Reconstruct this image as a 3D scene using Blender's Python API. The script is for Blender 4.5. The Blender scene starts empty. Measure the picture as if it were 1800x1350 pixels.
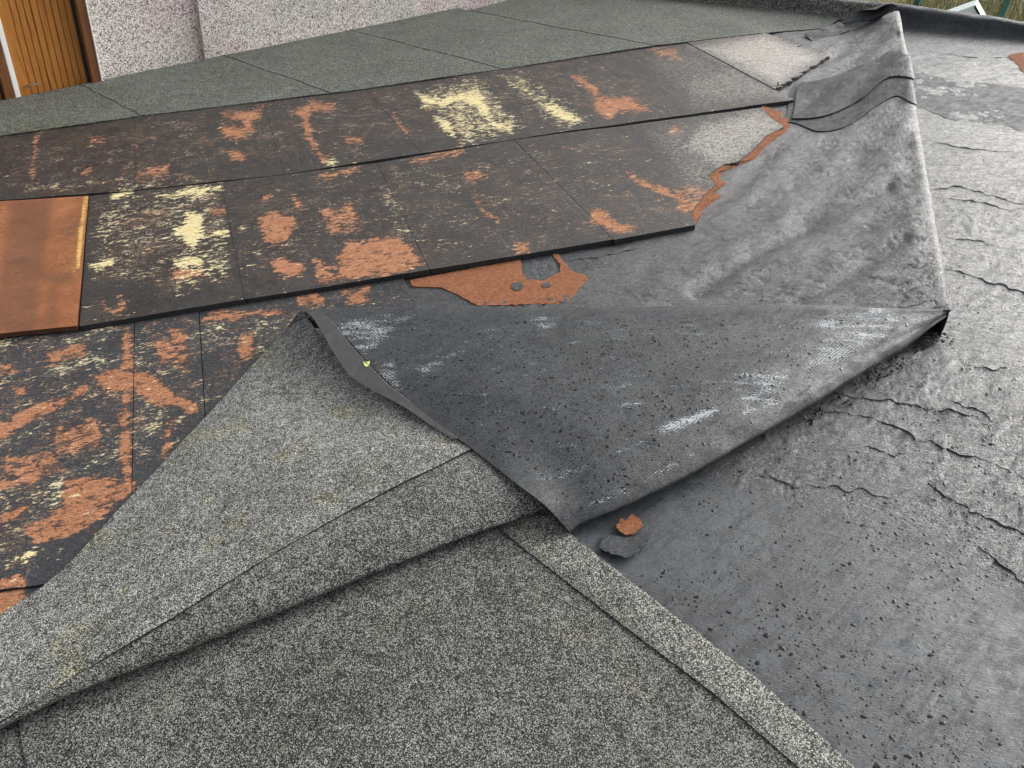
import bpy, bmesh, math, random
import numpy as np
from mathutils import Vector

random.seed(7); rng = np.random.default_rng(7)
S = bpy.context.scene
COL = S.collection

# ------------------------------------------------------------------ camera
CAM_H, F_PX, PITCH, ROLL = 1.6, 1350.0, 36.0, -3.0
th, ro = math.radians(PITCH), math.radians(ROLL)
FW = np.array([0, math.cos(th), -math.sin(th)])
_up = np.array([0, math.sin(th), math.cos(th)]); _rt = np.array([1.0, 0, 0])
RT = math.cos(ro)*_rt + math.sin(ro)*_up
UP = -math.sin(ro)*_rt + math.cos(ro)*_up
CAM = np.array([0, 0, CAM_H])
cam = bpy.data.cameras.new('camera'); camo = bpy.data.objects.new('camera', cam); COL.objects.link(camo)
from mathutils import Matrix
camo.matrix_world = Matrix(((RT[0], UP[0], -FW[0], 0), (RT[1], UP[1], -FW[1], 0), (RT[2], UP[2], -FW[2], CAM_H), (0, 0, 0, 1)))
cam.sensor_fit = 'HORIZONTAL'; cam.sensor_width = 36.0; cam.lens = 36.0*F_PX/1800.0
cam.clip_start = 0.05; cam.clip_end = 800
S.camera = camo

# ------------------------------------------------------------------ world, sun, exposure (overcast)
SUN_EL, SUN_AZ = 24.0, 60.0        # degrees; azimuth from +Y towards +X
W = bpy.data.worlds.new('World'); S.world = W; W.use_nodes = True
wn = W.node_tree; wn.nodes.clear()
sky = wn.nodes.new('ShaderNodeTexSky'); sky.sky_type = 'NISHITA'; sky.sun_disc = False
sky.sun_elevation = math.radians(SUN_EL); sky.sun_rotation = math.radians(SUN_AZ)
sky.air_density = 1.0; sky.dust_density = 5.0; sky.ozone_density = 1.0
hs = wn.nodes.new('ShaderNodeHueSaturation'); hs.inputs['Saturation'].default_value = 0.2
bg = wn.nodes.new('ShaderNodeBackground'); bg.inputs['Strength'].default_value = 0.15
wo = wn.nodes.new('ShaderNodeOutputWorld')
wn.links.new(sky.outputs[0], hs.inputs['Color']); wn.links.new(hs.outputs[0], bg.inputs[0]); wn.links.new(bg.outputs[0], wo.inputs[0])
sl = bpy.data.lights.new('sun', 'SUN'); sl.energy = 0.5; sl.angle = math.radians(55); sl.color = (1.0, 0.97, 0.93)
so = bpy.data.objects.new('sun', sl); COL.objects.link(so)
_a, _e = math.radians(SUN_AZ), math.radians(SUN_EL)
sd = Vector((math.sin(_a)*math.cos(_e), math.cos(_a)*math.cos(_e), math.sin(_e)))
so.rotation_euler = sd.to_track_quat('Z', 'Y').to_euler(); so.location = (6, 12, 15)
S.view_settings.view_transform = 'Standard'; S.view_settings.look = 'None'
S.view_settings.exposure = 1.0; S.view_settings.gamma = 1.0; S.view_settings.use_curve_mapping = False

# ------------------------------------------------------------------ helpers
def P(x, y, z=0.0):
    """a point of the place: where the sight line through photo point (x, y) meets the level z"""
    d = FW*F_PX + RT*(x-900) - UP*(y-675)
    return CAM + d*((z-CAM_H)/d[2])
def project(V):
    v = np.asarray(V) - CAM; k = F_PX/(v@FW)
    return np.stack([900+k*(v@RT), 675-k*(v@UP)], -1)
# true vertical (the roof has a slight fall, so walls lean a little against the roof plane)
_d = -(FW*F_PX + RT*(690-900) - UP*(2600-675)); VERT = _d/np.linalg.norm(_d)

def hash2(ix, iy, seed):
    h = (ix.astype(np.int64)*374761393 + iy.astype(np.int64)*668265263 + seed*1442695041) & 0xffffffff
    h = ((h ^ (h >> 13))*1274126177) & 0xffffffff
    return ((h ^ (h >> 16)) & 0xffffff)/float(0xffffff)
def vnoise(x, y, seed=0):
    ix, iy = np.floor(x), np.floor(y); fx, fy = x-ix, y-iy
    fx = fx*fx*(3-2*fx); fy = fy*fy*(3-2*fy)
    a = hash2(ix, iy, seed); b = hash2(ix+1, iy, seed); c = hash2(ix, iy+1, seed); d = hash2(ix+1, iy+1, seed)
    return (a*(1-fx)+b*fx)*(1-fy) + (c*(1-fx)+d*fx)*fy
def fbm(x, y, seed=0, octv=4, gain=0.5):
    s = 0; a = 1.0; t = 0
    for k in range(octv):
        s = s + a*vnoise(x*2**k+17.3*k, y*2**k-9.1*k, seed+k*13); t += a; a *= gain
    return s/t
def sstep(x, a, b):
    t = np.clip((x-a)/(b-a), 0, 1); return t*t*(3-2*t)

def poly_sd(pts, poly):
    """signed distance (inside positive) of 2-D points to a polygon"""
    pts = np.asarray(pts, float); poly = np.asarray(poly, float)
    d = np.full(len(pts), 1e18); inside = np.zeros(len(pts), bool)
    n = len(poly)
    for i in range(n):
        a, b = poly[i], poly[(i+1) % n]
        e = b-a; w = pts-a
        t = np.clip((w@e)/max(e@e, 1e-9), 0, 1)
        q = w - t[:, None]*e
        d = np.minimum(d, (q*q).sum(1))
        c = (a[1] > pts[:, 1]) != (b[1] > pts[:, 1])
        if abs(e[1]) > 1e-9:
            inside ^= c & (pts[:, 0] < e[0]*(pts[:, 1]-a[1])/e[1] + a[0])
    d = np.sqrt(d)
    return np.where(inside, d, -d)
def paint(px, polys, soft=14.0):
    """0..1 map of stains or painted sheen: polygons [(weight, points)] traced on the boards; edges broken up later by the material"""
    m = np.zeros(len(px))
    for w, poly in polys:
        poly = np.asarray(poly, float)
        lo, hi = poly.min(0)-2*soft, poly.max(0)+2*soft
        sel = np.where(((px > lo) & (px < hi)).all(1))[0]
        if len(sel) == 0: continue
        sdv = poly_sd(px[sel], poly)
        m[sel] = np.maximum(m[sel], w*sstep(sdv, -soft, soft))
    return m

def catmull(pts, n):
    """resample a polyline smoothly to n points (index spaced)"""
    pts = np.asarray(pts, float); m = len(pts)
    t = np.linspace(0, m-1, n); i = np.clip(np.floor(t).astype(int), 0, m-2); f = (t-i)[:, None]
    p = lambda k: pts[np.clip(k, 0, m-1)]
    p0, p1, p2, p3 = p(i-1), p(i), p(i+1), p(i+2)
    p0 = np.where((i == 0)[:, None], 2*p1-p2, p0); p3 = np.where((i == m-2)[:, None], 2*p2-p1, p3)
    return 0.5*((2*p1) + (-p0+p2)*f + (2*p0-5*p1+4*p2-p3)*f**2 + (-p0+3*p1-3*p2+p3)*f**3)
def linres(pts, n):
    """resample a polyline to n points by length"""
    pts = np.asarray(pts, float); L = np.r_[0, np.cumsum(np.linalg.norm(np.diff(pts, axis=0), axis=1))]
    t = np.linspace(0, L[-1], n)
    return np.stack([np.interp(t, L, pts[:, k]) for k in range(pts.shape[1])], -1)
def loft(rows, nu, nv):
    """rows: list of control curves (same count of xyz points) -> (nu, nv, 3) grid"""
    R = np.stack([catmull(r, nv) for r in rows])
    return np.stack([catmull(R[:, j], nu) for j in range(nv)], 1)

def grid_normals(G):
    du = np.gradient(G, axis=0); dv = np.gradient(G, axis=1)
    n = np.cross(du, dv); n /= np.maximum(np.linalg.norm(n, axis=-1, keepdims=True), 1e-12)
    return n

def mesh_obj(name, V, Fq, mat, parent=None, attrs=None, smooth=True):
    me = bpy.data.meshes.new(name)
    V = np.asarray(V, float); 
    me.from_pydata(V.tolist(), [], [list(map(int, f)) for f in Fq])
    if attrs:
        for k, a in attrs.items():
            at = me.attributes.new(k, 'FLOAT', 'POINT'); at.data.foreach_set('value', np.asarray(a, np.float32).ravel())
    me.update()
    if smooth: me.polygons.foreach_set('use_smooth', np.ones(len(me.polygons), bool))
    if mat: me.materials.append(mat)
    o = bpy.data.objects.new(name, me); COL.objects.link(o)
    if parent is not None: o.parent = parent
    return o
def grid_faces(nu, nv):
    i, j = np.meshgrid(np.arange(nu-1), np.arange(nv-1), indexing='ij')
    a = (i*nv+j).ravel()
    return np.stack([a, a+nv, a+nv+1, a+1], 1)
def grid_obj(name, G, mat, parent=None, attrs=None, thick=0.0, up=True, under=None, rim=None):
    nu, nv = G.shape[:2]
    F_ = grid_faces(nu, nv)
    n = grid_normals(G)
    if (n[..., 2].mean() < 0) == up: F_ = F_[:, ::-1]; n = -n
    V = G.reshape(-1, 3); at = {k: np.asarray(a).ravel() for k, a in (attrs or {}).items()}
    if thick > 0:
        N = len(V); V2 = V - n.reshape(-1, 3)*thick
        idx = np.arange(N).reshape(nu, nv)
        loop = np.concatenate([idx[0, :], idx[1:, -1], idx[-1, -2::-1], idx[-2:0:-1, 0]])
        nx = np.roll(loop, -1)
        edge = set(zip(F_.ravel().tolist(), np.roll(F_, -1, axis=1).ravel().tolist()))
        flip = (int(loop[0]), int(nx[0])) in edge
        k = np.arange(len(loop)); k2 = np.roll(k, -1); L_ = len(loop)
        sk = np.stack([2*N+k, 2*N+k2, 2*N+L_+k2, 2*N+L_+k], 1)
        if flip: sk = sk[:, ::-1]
        F_ = np.concatenate([F_, F_[:, ::-1]+N, sk]); V = np.concatenate([V, V2, V[loop], V2[loop]])
        at = {q: np.concatenate([a_, a_, a_[loop], a_[loop]]) for q, a_ in at.items()}
    o = mesh_obj(name, V, F_, mat, parent, at)
    if under is not None or rim is not None:
        k = (nu-1)*(nv-1); mi = np.zeros(len(F_), np.int32); q = 1
        if under is not None: o.data.materials.append(under); mi[k:2*k] = q; q += 1
        if rim is not None: o.data.materials.append(rim); mi[2*k:] = q
        o.data.polygons.foreach_set('material_index', mi)
    return o
def box_bm(bm, o, ax, ay, az):
    """box from corner o along three edge vectors"""
    vs = [bm.verts.new(tuple(np.asarray(o)+np.asarray(ax)*i+np.asarray(ay)*j+np.asarray(az)*k)) for i in (0, 1) for j in (0, 1) for k in (0, 1)]
    for f in ((0, 1, 3, 2), (4, 6, 7, 5), (0, 4, 5, 1), (2, 3, 7, 6), (0, 2, 6, 4), (1, 5, 7, 3)):
        bm.faces.new([vs[i] for i in f])
def bm_obj(name, bm, mat, parent=None, bevel=0.0):
    bmesh.ops.recalc_face_normals(bm, faces=bm.faces)
    if bevel > 0: bmesh.ops.bevel(bm, geom=list(bm.edges), offset=bevel, segments=2, affect='EDGES', clamp_overlap=True)
    me = bpy.data.meshes.new(name); bm.to_mesh(me); bm.free()
    if mat: me.materials.append(mat)
    o = bpy.data.objects.new(name, me); COL.objects.link(o)
    if parent is not None: o.parent = parent
    return o
def box_obj(name, o, ax, ay, az, mat, parent=None, bevel=0.0):
    bm = bmesh.new(); box_bm(bm, o, ax, ay, az); return bm_obj(name, bm, mat, parent, bevel)
def empty(name, loc=(0, 0, 0)):
    o = bpy.data.objects.new(name, None); o.empty_display_size = 0.1; COL.objects.link(o); o.location = loc
    return o
def tag(o, label=None, cat=None, group=None, kind=None):
    if label: o['label'] = label
    if cat: o['category'] = cat
    if group: o['group'] = group
    if kind: o['kind'] = kind
    return o
def rooted(name, child_objs, loc):
    """an Empty at the thing's base; the children keep their place"""
    r = empty(name, loc)
    for c in child_objs:
        c.parent = r; c.location = (-loc[0], -loc[1], -loc[2])
    return r

# ------------------------------------------------------------------ node helpers
class M:
    def __init__(s, name):
        s.mat = bpy.data.materials.new(name); s.mat.use_nodes = True
        s.t = s.mat.node_tree; s.t.nodes.clear()
        s.out = s.t.nodes.new('ShaderNodeOutputMaterial'); s.b = s.t.nodes.new('ShaderNodeBsdfPrincipled')
        s.t.links.new(s.b.outputs[0], s.out.inputs[0])
    def put(s, sock, v):
        if isinstance(v, bpy.types.NodeSocket): s.t.links.new(v, sock)
        elif v is not None:
            if sock.type == 'RGBA' and not hasattr(v, '__len__'): v = (v, v, v, 1)
            elif sock.type == 'RGBA' and len(v) == 3: v = (*v, 1)
            elif sock.type == 'VECTOR' and not hasattr(v, '__len__'): v = (v, v, v)
            sock.default_value = v
    def obj(s):
        return s.t.nodes.new('ShaderNodeTexCoord').outputs['Object']
    def geo(s): return s.t.nodes.new('ShaderNodeNewGeometry')
    def attr(s, name):
        n = s.t.nodes.new('ShaderNodeAttribute'); n.attribute_name = name; return n.outputs['Fac']
    def comb(s, x, y, z=0.0):
        n = s.t.nodes.new('ShaderNodeCombineXYZ')
        for k, v in enumerate((x, y, z)): s.put(n.inputs[k], v)
        return n.outputs[0]
    def map(s, vec, rotz=0.0, scale=(1, 1, 1), loc=(0, 0, 0)):
        n = s.t.nodes.new('ShaderNodeMapping'); s.put(n.inputs['Vector'], vec)
        r = s.t.nodes.new('ShaderNodeMapping'); r.inputs['Rotation'].default_value = (0, 0, rotz)
        s.put(r.inputs['Vector'], vec); s.t.links.new(r.outputs[0], n.inputs['Vector'])
        n.inputs['Scale'].default_value = scale; n.inputs['Location'].default_value = loc
        return n.outputs[0]
    def noise(s, vec, scale, detail=3, rough=0.55, dist=0.0, col=False):
        n = s.t.nodes.new('ShaderNodeTexNoise'); s.put(n.inputs['Vector'], vec)
        n.inputs['Scale'].default_value = scale; n.inputs['Detail'].default_value = detail
        n.inputs['Roughness'].default_value = rough; n.inputs['Distortion'].default_value = dist
        return n.outputs['Color' if col else 'Fac']
    def vor(s, vec, scale, out='Distance', feature='F1', rnd=1.0):
        n = s.t.nodes.new('ShaderNodeTexVoronoi'); n.feature = feature; s.put(n.inputs['Vector'], vec)
        n.inputs['Scale'].default_value = scale; n.inputs['Randomness'].default_value = rnd
        return n.outputs[out]
    def ramp(s, fac, stops, interp='LINEAR'):
        n = s.t.nodes.new('ShaderNodeValToRGB'); n.color_ramp.interpolation = interp
        e = n.color_ramp.elements
        while len(e) < len(stops): e.new(0.5)
        for k, (p, c) in enumerate(stops):
            e[k].position = p
            if not hasattr(c, '__len__'): c = (c, c, c)
            e[k].color = (*c, 1)
        s.put(n.inputs[0], fac); return n.outputs[0]
    def mix(s, f, a, b, mode='MIX'):
        n = s.t.nodes.new('ShaderNodeMix'); n.data_type = 'RGBA'; n.blend_type = mode
        s.put(n.inputs[0], f); s.put(n.inputs[6], a); s.put(n.inputs[7], b); return n.outputs[2]
    def ma(s, op, a, b=0.0, c=0.0, clamp=False):
        n = s.t.nodes.new('ShaderNodeMath'); n.operation = op; n.use_clamp = clamp
        for k, v in enumerate((a, b, c)):
            if k < len(n.inputs): s.put(n.inputs[k], v)
        return n.outputs[0]
    def ss(s, x, a, b, lo=0.0, hi=1.0):
        n = s.t.nodes.new('ShaderNodeMapRange'); n.interpolation_type = 'SMOOTHSTEP'
        s.put(n.inputs[0], x); n.inputs[1].default_value = a; n.inputs[2].default_value = b
        n.inputs[3].default_value = lo; n.inputs[4].default_value = hi; return n.outputs[0]
    def sep(s, c):
        n = s.t.nodes.new('ShaderNodeSeparateColor'); s.put(n.inputs[0], c); return n.outputs
    def bump(s, h, strength=0.5, dist=0.01, normal=None):
        n = s.t.nodes.new('ShaderNodeBump'); s.put(n.inputs['Height'], h)
        n.inputs['Strength'].default_value = strength; n.inputs['Distance'].default_value = dist
        if normal is not None: s.t.links.new(normal, n.inputs['Normal'])
        return n.outputs[0]
    def done(s, col, rough=0.8, normal=None, spec=0.5, **kw):
        s.put(s.b.inputs['Base Color'], col); s.put(s.b.inputs['Roughness'], rough)
        s.b.inputs['Specular IOR Level'].default_value = spec
        if normal is not None: s.t.links.new(normal, s.b.inputs['Normal'])
        for k, v in kw.items(): s.put(s.b.inputs[k], v)
        return s.mat

ROWA = math.atan2(*(P(1167, 207)-P(390, 320))[[1, 0]])      # direction of the board rows on the roof
def mat_granules(name, dark=0.02, lo=0.09, hi=0.46, tint=(1.0, 1.0, 0.97), algae=0.5, seed=0.0, grain=390.0, mottle=0.5):
    """slate granules bonded on roofing felt"""
    m = M(name); o = m.map(m.obj(), loc=(seed, seed*0.7, 0))
    cell = m.sep(m.vor(o, grain, 'Color'))[0]
    cell2 = m.sep(m.vor(o, grain*2.1, 'Color'))[1]
    g = m.ma('ADD', m.ma('MULTIPLY', cell, 0.78), m.ma('MULTIPLY', cell2, 0.22))
    clump = m.noise(o, 34, 3, 0.6); big = m.noise(o, 2.6, 4, 0.6)
    g = m.ma('ADD', g, m.ma('MULTIPLY', m.ma('SUBTRACT', clump, 0.5), mottle))
    g = m.ma('ADD', g, m.ma('MULTIPLY', m.ma('SUBTRACT', big, 0.5), 0.42))
    c = m.ramp(g, [(0.20, dark), (0.46, lo), (0.64, (lo+hi)*0.40), (0.86, hi)])
    c = m.mix(1.0, c, tint, 'MULTIPLY')
    al = m.ma('MULTIPLY', m.ss(m.noise(o, 4.2, 5, 0.65), 0.5, 0.72), algae)
    c = m.mix(al, c, m.mix(1.0, c, (1.08, 1.07, 0.72), 'MULTIPLY'))
    sa = m.ma('MULTIPLY', m.attr('stain'), m.ss(m.ma('ADD', clump, m.ma('MULTIPLY', cell, 0.35)), 0.42, 0.62, 1.0, 0.35))
    c = m.mix(sa, c, (0.016, 0.016, 0.012))
    wet = m.ss(m.noise(o, 1.3, 5, 0.62), 0.5, 0.66)
    c = m.mix(m.ma('MULTIPLY', wet, 0.35), c, m.mix(1.0, c, (0.5, 0.5, 0.48), 'MULTIPLY'))
    n = m.bump(m.ma('ADD', m.vor(o, grain*0.9), m.ma('MULTIPLY', clump, 0.6)), 0.75, 0.004)
    return m.done(c, m.ss(cell2, 0, 1, 0.55, 0.95), n, 0.35)

def mat_wet(name, base=0.05, var=0.05, rough=(0.22, 0.6), rot=0.0, seed=0.0, bumpk=1.0, flecks=False, torn=1.0, tint=(0.88, 1.0, 1.12), coat=0.5):
    """wet bitumen: black, glossy, pitted and wrinkled"""
    m = M(name); o = m.map(m.obj(), loc=(seed, seed*1.3, 0))
    st = m.map(o, rotz=rot, scale=(1.0, 3.2, 2.0))
    n0 = m.noise(o, 1.9, 5, 0.6); n1 = m.noise(st, 9, 5, 0.6, 0.7); n2 = m.noise(o, 48, 5, 0.68); n3 = m.noise(o, 170, 3, 0.6); pit = m.noise(st, 60, 4, 0.65, 0.4)
    r = m.ss(m.ma('ADD', m.ma('MULTIPLY', n2, 0.5), m.ma('MULTIPLY', n1, 0.5)), 0.36, 0.62, rough[0], rough[1])
    sm = m.attr('smooth')                                   # 1 where the torch left the bitumen smooth
    k = m.ma('SUBTRACT', 1.0, m.ma('MULTIPLY', sm, 0.84))
    c = m.ramp(m.ma('ADD', m.ma('MULTIPLY', n1, 0.5), m.ma('MULTIPLY', n0, 0.5)), [(0.32, base*0.5), (0.5, base), (0.68, base+var)])
    dash = m.ss(m.noise(m.map(o, rotz=rot, scale=(0.8, 2.6, 1)), 72, 3, 0.65, 0.25), 0.545, 0.575)
    c = m.mix(m.ma('MULTIPLY', m.ma('MAXIMUM', dash, m.ss(pit, 0.54, 0.62)), m.ma('MULTIPLY', k, 0.85)), c, base*0.22)
    c = m.mix(m.ma('MULTIPLY', m.ss(n3, 0.56, 0.68), m.ma('MULTIPLY', k, 0.4)), c, base+var*1.8)
    s2 = m.map(o, rotz=math.radians(-38), scale=(0.8, 2.2, 1))
    blot = m.ma('MULTIPLY', m.ss(m.noise(s2, 11, 7, 0.74, 0.4), 0.48, 0.58), 0.5)
    c = m.mix(blot, c, base*0.45)
    lng = m.noise(m.map(o, rotz=math.radians(-38), scale=(0.35, 6.5, 1)), 8, 5, 0.7, 0.2)
    c = m.mix(m.ma('MULTIPLY', m.ss(lng, 0.56, 0.61), 0.6), c, base*0.3)
    r = m.ma('ADD', r, m.ma('MULTIPLY', sm, 0.10))
    crn = m.noise(m.map(o, rotz=math.radians(22), scale=(1.0, 3.6, 1)), 4.2, 6, 0.62, 0.5)
    crack = m.ma('SUBTRACT', 1.0, m.ss(m.ma('ABSOLUTE', m.ma('SUBTRACT', crn, 0.5)), 0.002, 0.012))
    crack = m.ma('MULTIPLY', crack, m.ma('MULTIPLY', m.ss(m.noise(o, 2.6, 3), 0.47, 0.58), m.ma('MULTIPLY', k, torn)))
    c = m.mix(m.ma('MULTIPLY', crack, 0.9), c, 0.008)
    c = m.mix(1.0, c, tint, 'MULTIPLY')
    h = m.ma('ADD', m.ma('MULTIPLY', n1, 0.38*torn), m.ma('ADD', m.ma('MULTIPLY', n2, 0.75), m.ma('MULTIPLY', n3, 0.5)))
    h = m.ma('ADD', h, m.ma('MULTIPLY', m.ma('MAXIMUM', dash, m.ss(pit, 0.5, 0.66)), -0.6*torn))
    h = m.ma('MULTIPLY', m.ma('SUBTRACT', m.ma('SUBTRACT', h, m.ma('MULTIPLY', crack, 1.2)), m.ma('MULTIPLY', blot, 0.25)), k)
    r = m.ma('ADD', r, m.ma('MULTIPLY', blot, 0.22), clamp=True)
    if flecks:
        u, v = m.attr('u'), m.attr('v')
        uv = m.comb(u, v)
        fx = m.ma('SINE', m.ma('MULTIPLY', u, 2*math.pi/0.013)); fy = m.ma('SINE', m.ma('MULTIPLY', v, 2*math.pi/0.013))
        wv = m.ma('MULTIPLY', m.ma('MULTIPLY', fx, fy), m.ss(m.noise(uv, 5, 3), 0.42, 0.62))
        h = m.ma('ADD', h, m.ma('MULTIPLY', wv, 0.13))
        wc = m.ss(m.noise(o, 210, 2, 0.6), 0.55, 0.66); c = m.mix(m.ma('MULTIPLY', wc, 0.35), c, (0.14, 0.15, 0.16))
        fm = m.attr('fleck')
        fn = m.noise(m.map(uv, scale=(1.0, 1.6, 1)), 130, 3, 0.7)
        fn2 = m.noise(m.map(uv, scale=(0.6, 2.6, 1)), 14, 4, 0.65)
        q = m.ma('ADD', m.ma('MULTIPLY', fn, 0.75), m.ma('MULTIPLY', fn2, 0.55))
        q = m.ma('ADD', q, m.ma('MULTIPLY', m.ma('SUBTRACT', fm, 0.75), 0.34))
        q = m.ma('ADD', q, m.ma('MULTIPLY', wv, 0.09))
        fl = m.ma('MULTIPLY', m.ss(q, 0.64, 0.76), m.ss(fm, 0.02, 0.25))
        c = m.mix(m.ma('MULTIPLY', fl, 0.9), c, (0.46, 0.50, 0.52)); r = m.mix(fl, r, 0.8)
    n = m.bump(h, 0.6*bumpk, 0.011)
    m.done(c, r, n, 0.5)
    if coat > 0:
        m.b.inputs['Coat Weight'].default_value = coat; m.b.inputs['Coat Roughness'].default_value = 0.12; m.b.inputs['Coat IOR'].default_value = 1.33
        m.t.links.new(m.bump(h, 0.35*bumpk, 0.011), m.b.inputs['Coat Normal'])
    return m.mat

def mat_board(name, seed=0.0, cool=False):
    """fibre board: orange-brown and straw-yellow layers under a torn skin of black bitumen"""
    m = M(name); o = m.map(m.obj(), rotz=-ROWA, loc=(seed, seed, 0))
    st = m.map(o, scale=(0.62, 1.25, 1))
    big = m.noise(o, 5, 5, 0.6); med = m.noise(st, 30, 5, 0.7, 0.35); fine = m.noise(st, 95, 4, 0.7); fine2 = m.noise(o, 190, 3, 0.6)
    ao, ay, asp, ap = m.attr('orange'), m.attr('yellow'), m.attr('speck'), m.attr('pale')
    edge = m.ma('ADD', m.ma('MULTIPLY', m.ma('SUBTRACT', med, 0.5), 2.5), m.ma('ADD', m.ma('MULTIPLY', m.ma('SUBTRACT', fine, 0.5), 1.7), m.ma('MULTIPLY', m.ma('SUBTRACT', m.noise(o, 9, 3), 0.5), 0.9)))
    om = m.ss(m.ma('ADD', ao, edge), 0.52, 0.57)
    ym = m.ss(m.ma('ADD', ay, edge), 0.52, 0.57)
    # small flecks torn out of the skin
    f = m.ma('ADD', m.ma('MULTIPLY', fine, 0.62), m.ma('MULTIPLY', med, 0.48))
    f = m.ma('ADD', m.ma('ADD', f, m.ma('MULTIPLY', m.ma('SUBTRACT', m.noise(o, 8, 4, 0.6), 0.5), 0.34)), m.ma('MULTIPLY', m.ma('SUBTRACT', asp, 0.5), 0.23))
    fm = m.ss(f, 0.632, 0.682)
    bit = m.ramp(m.ma('ADD', m.ma('MULTIPLY', big, 0.5), m.ma('MULTIPLY', med, 0.5)),
                 [(0.32, (0.012, 0.012, 0.013)), (0.5, (0.026, 0.025, 0.025)), (0.62, (0.04, 0.035, 0.030)), (0.74, (0.075, 0.05, 0.035))])
    if cool:      # the lower skin is a bluer, leathery bitumen
        bit = m.mix(1.0, m.mix(0.35, bit, (0.055, 0.055, 0.055)), (0.92, 1.04, 1.22), 'MULTIPLY')
    grit = m.ss(m.noise(o, 240, 3, 0.7), 0.56, 0.66); bit = m.mix(m.ma('MULTIPLY', grit, m.ss(m.noise(o, 4, 4, 0.6), 0.35, 0.6, 0.15, 0.75)), bit, (0.15, 0.145, 0.13))
    stn = m.ma('MULTIPLY', m.ss(m.noise(m.map(o, scale=(1.4, 0.5, 1)), 5, 5, 0.65), 0.52, 0.68), m.ss(med, 0.42, 0.6))
    bit = m.mix(m.ma('MULTIPLY', stn, 0.38), bit, (0.13, 0.062, 0.032))
    org = m.ramp(m.ma('ADD', m.ma('MULTIPLY', fine, 0.5), m.ma('MULTIPLY', med, 0.5)),
                 [(0.3, (0.20, 0.078, 0.036)), (0.5, (0.36, 0.155, 0.076)), (0.7, (0.50, 0.26, 0.15))])
    yel = m.ramp(m.ma('ADD', m.ma('MULTIPLY', fine, 0.6), m.ma('MULTIPLY', med, 0.4)), [(0.3, (0.40, 0.29, 0.13)), (0.5, (0.66, 0.56, 0.29)), (0.7, (0.76, 0.70, 0.45))])
    fcol = m.mix(m.ss(m.ma('ADD', m.noise(o, 3.5, 3), m.ma('MULTIPLY', m.ma('SUBTRACT', asp, 0.62), 0.9)), 0.44, 0.6), m.mix(0.35, org, (0.42, 0.33, 0.24)), m.mix(0.25, yel, (0.6, 0.55, 0.45)))
    halo = m.ss(m.ma('ADD', m.ma('MAXIMUM', ao, m.ma('MULTIPLY', asp, 0.35)), m.ma('MULTIPLY', edge, 0.7)), 0.15, 0.55)
    bit = m.mix(m.ma('MULTIPLY', halo, 0.34), bit, (0.115, 0.055, 0.030))
    fm2 = m.ss(m.ma('ADD', m.ma('ADD', m.noise(m.map(o, scale=(0.8, 1.3, 1)), 130, 3, 0.7), m.ma('MULTIPLY', m.ma('SUBTRACT', m.noise(o, 6, 4, 0.6), 0.5), 0.5)), m.ma('MULTIPLY', m.ma('SUBTRACT', asp, 0.5), 0.16)), 0.635, 0.69)
    bit = m.mix(m.ma('MULTIPLY', fm2, 0.6), bit, m.mix(m.ss(med, 0.4, 0.6), (0.30, 0.15, 0.085), (0.42, 0.36, 0.27)))
    c = m.mix(fm, bit, fcol)
    c = m.mix(om, c, org); c = m.mix(ym, c, yel)
    pl = m.ma('MULTIPLY', ap, m.ss(m.ma('ADD', m.noise(o, 70, 4, 0.7), m.ma('MULTIPLY', m.ma('SUBTRACT', ap, 0.5), 0.25)), 0.42, 0.62))
    c = m.mix(pl, c, m.mix(m.ss(med, 0.35, 0.65), (0.33, 0.29, 0.25), (0.55, 0.53, 0.48)))  # painted wet sheen, broken into pale specks
    c = m.mix(m.ma('MULTIPLY', ap, m.ss(m.noise(o, 120, 3, 0.7), 0.53, 0.6, 0, 0.85)), c, (0.03, 0.028, 0.027))
    scr = m.noise(m.map(o, scale=(7.0, 0.30, 1)), 9, 4, 0.62, 0.15)
    sk = m.ma('MULTIPLY', m.ss(scr, 0.60, 0.72), m.ma('MULTIPLY', m.ss(m.noise(o, 2.1, 3), 0.42, 0.6), 0.5))
    c = m.mix(sk, c, (0.20, 0.18, 0.155))
    bare = m.ma('MAXIMUM', m.ma('MAXIMUM', om, ym), m.ma('MULTIPLY', fm, 0.8))
    r = m.ma('ADD', m.ss(big, 0.35, 0.65, 0.42, 0.62), m.ma('MULTIPLY', bare, 0.35), clamp=True)
    h = m.ma('ADD', m.ma('MULTIPLY', bare, -0.7), m.ma('ADD', m.ma('MULTIPLY', med, 0.8), m.ma('ADD', m.ma('MULTIPLY', fine, 0.6), m.ma('MULTIPLY', fine2, 0.25))))
    if cool: h = m.ma('ADD', h, m.ma('MULTIPLY', m.noise(m.map(o, scale=(1.0, 2.2, 1)), 38, 3, 0.55, 0.8), 1.6))
    return m.done(c, r, m.bump(h, 0.85, 0.009), 0.4)

def mat_fibre(name, dark=1.0):
    m = M(name); o = m.obj(); f = m.noise(o, 60, 5, 0.7); g = m.noise(o, 230, 3, 0.6)
    c = m.ramp(m.ma('ADD', m.ma('MULTIPLY', f, 0.6), m.ma('MULTIPLY', g, 0.4)), [(0.3, (0.15*dark, 0.052*dark, 0.024*dark)), (0.5, (0.33*dark, 0.130*dark, 0.062*dark)), (0.7, (0.46*dark, 0.21*dark, 0.115*dark))])
    return m.done(c, 0.9, m.bump(m.ma('ADD', m.ma('ADD', f, m.ma('MULTIPLY', m.noise(m.map(o, scale=(1, 2.5, 1)), 120, 4, 0.7), 1.2)), m.ma('MULTIPLY', g, 0.8)), 1.0, 0.012), 0.25)

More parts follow.
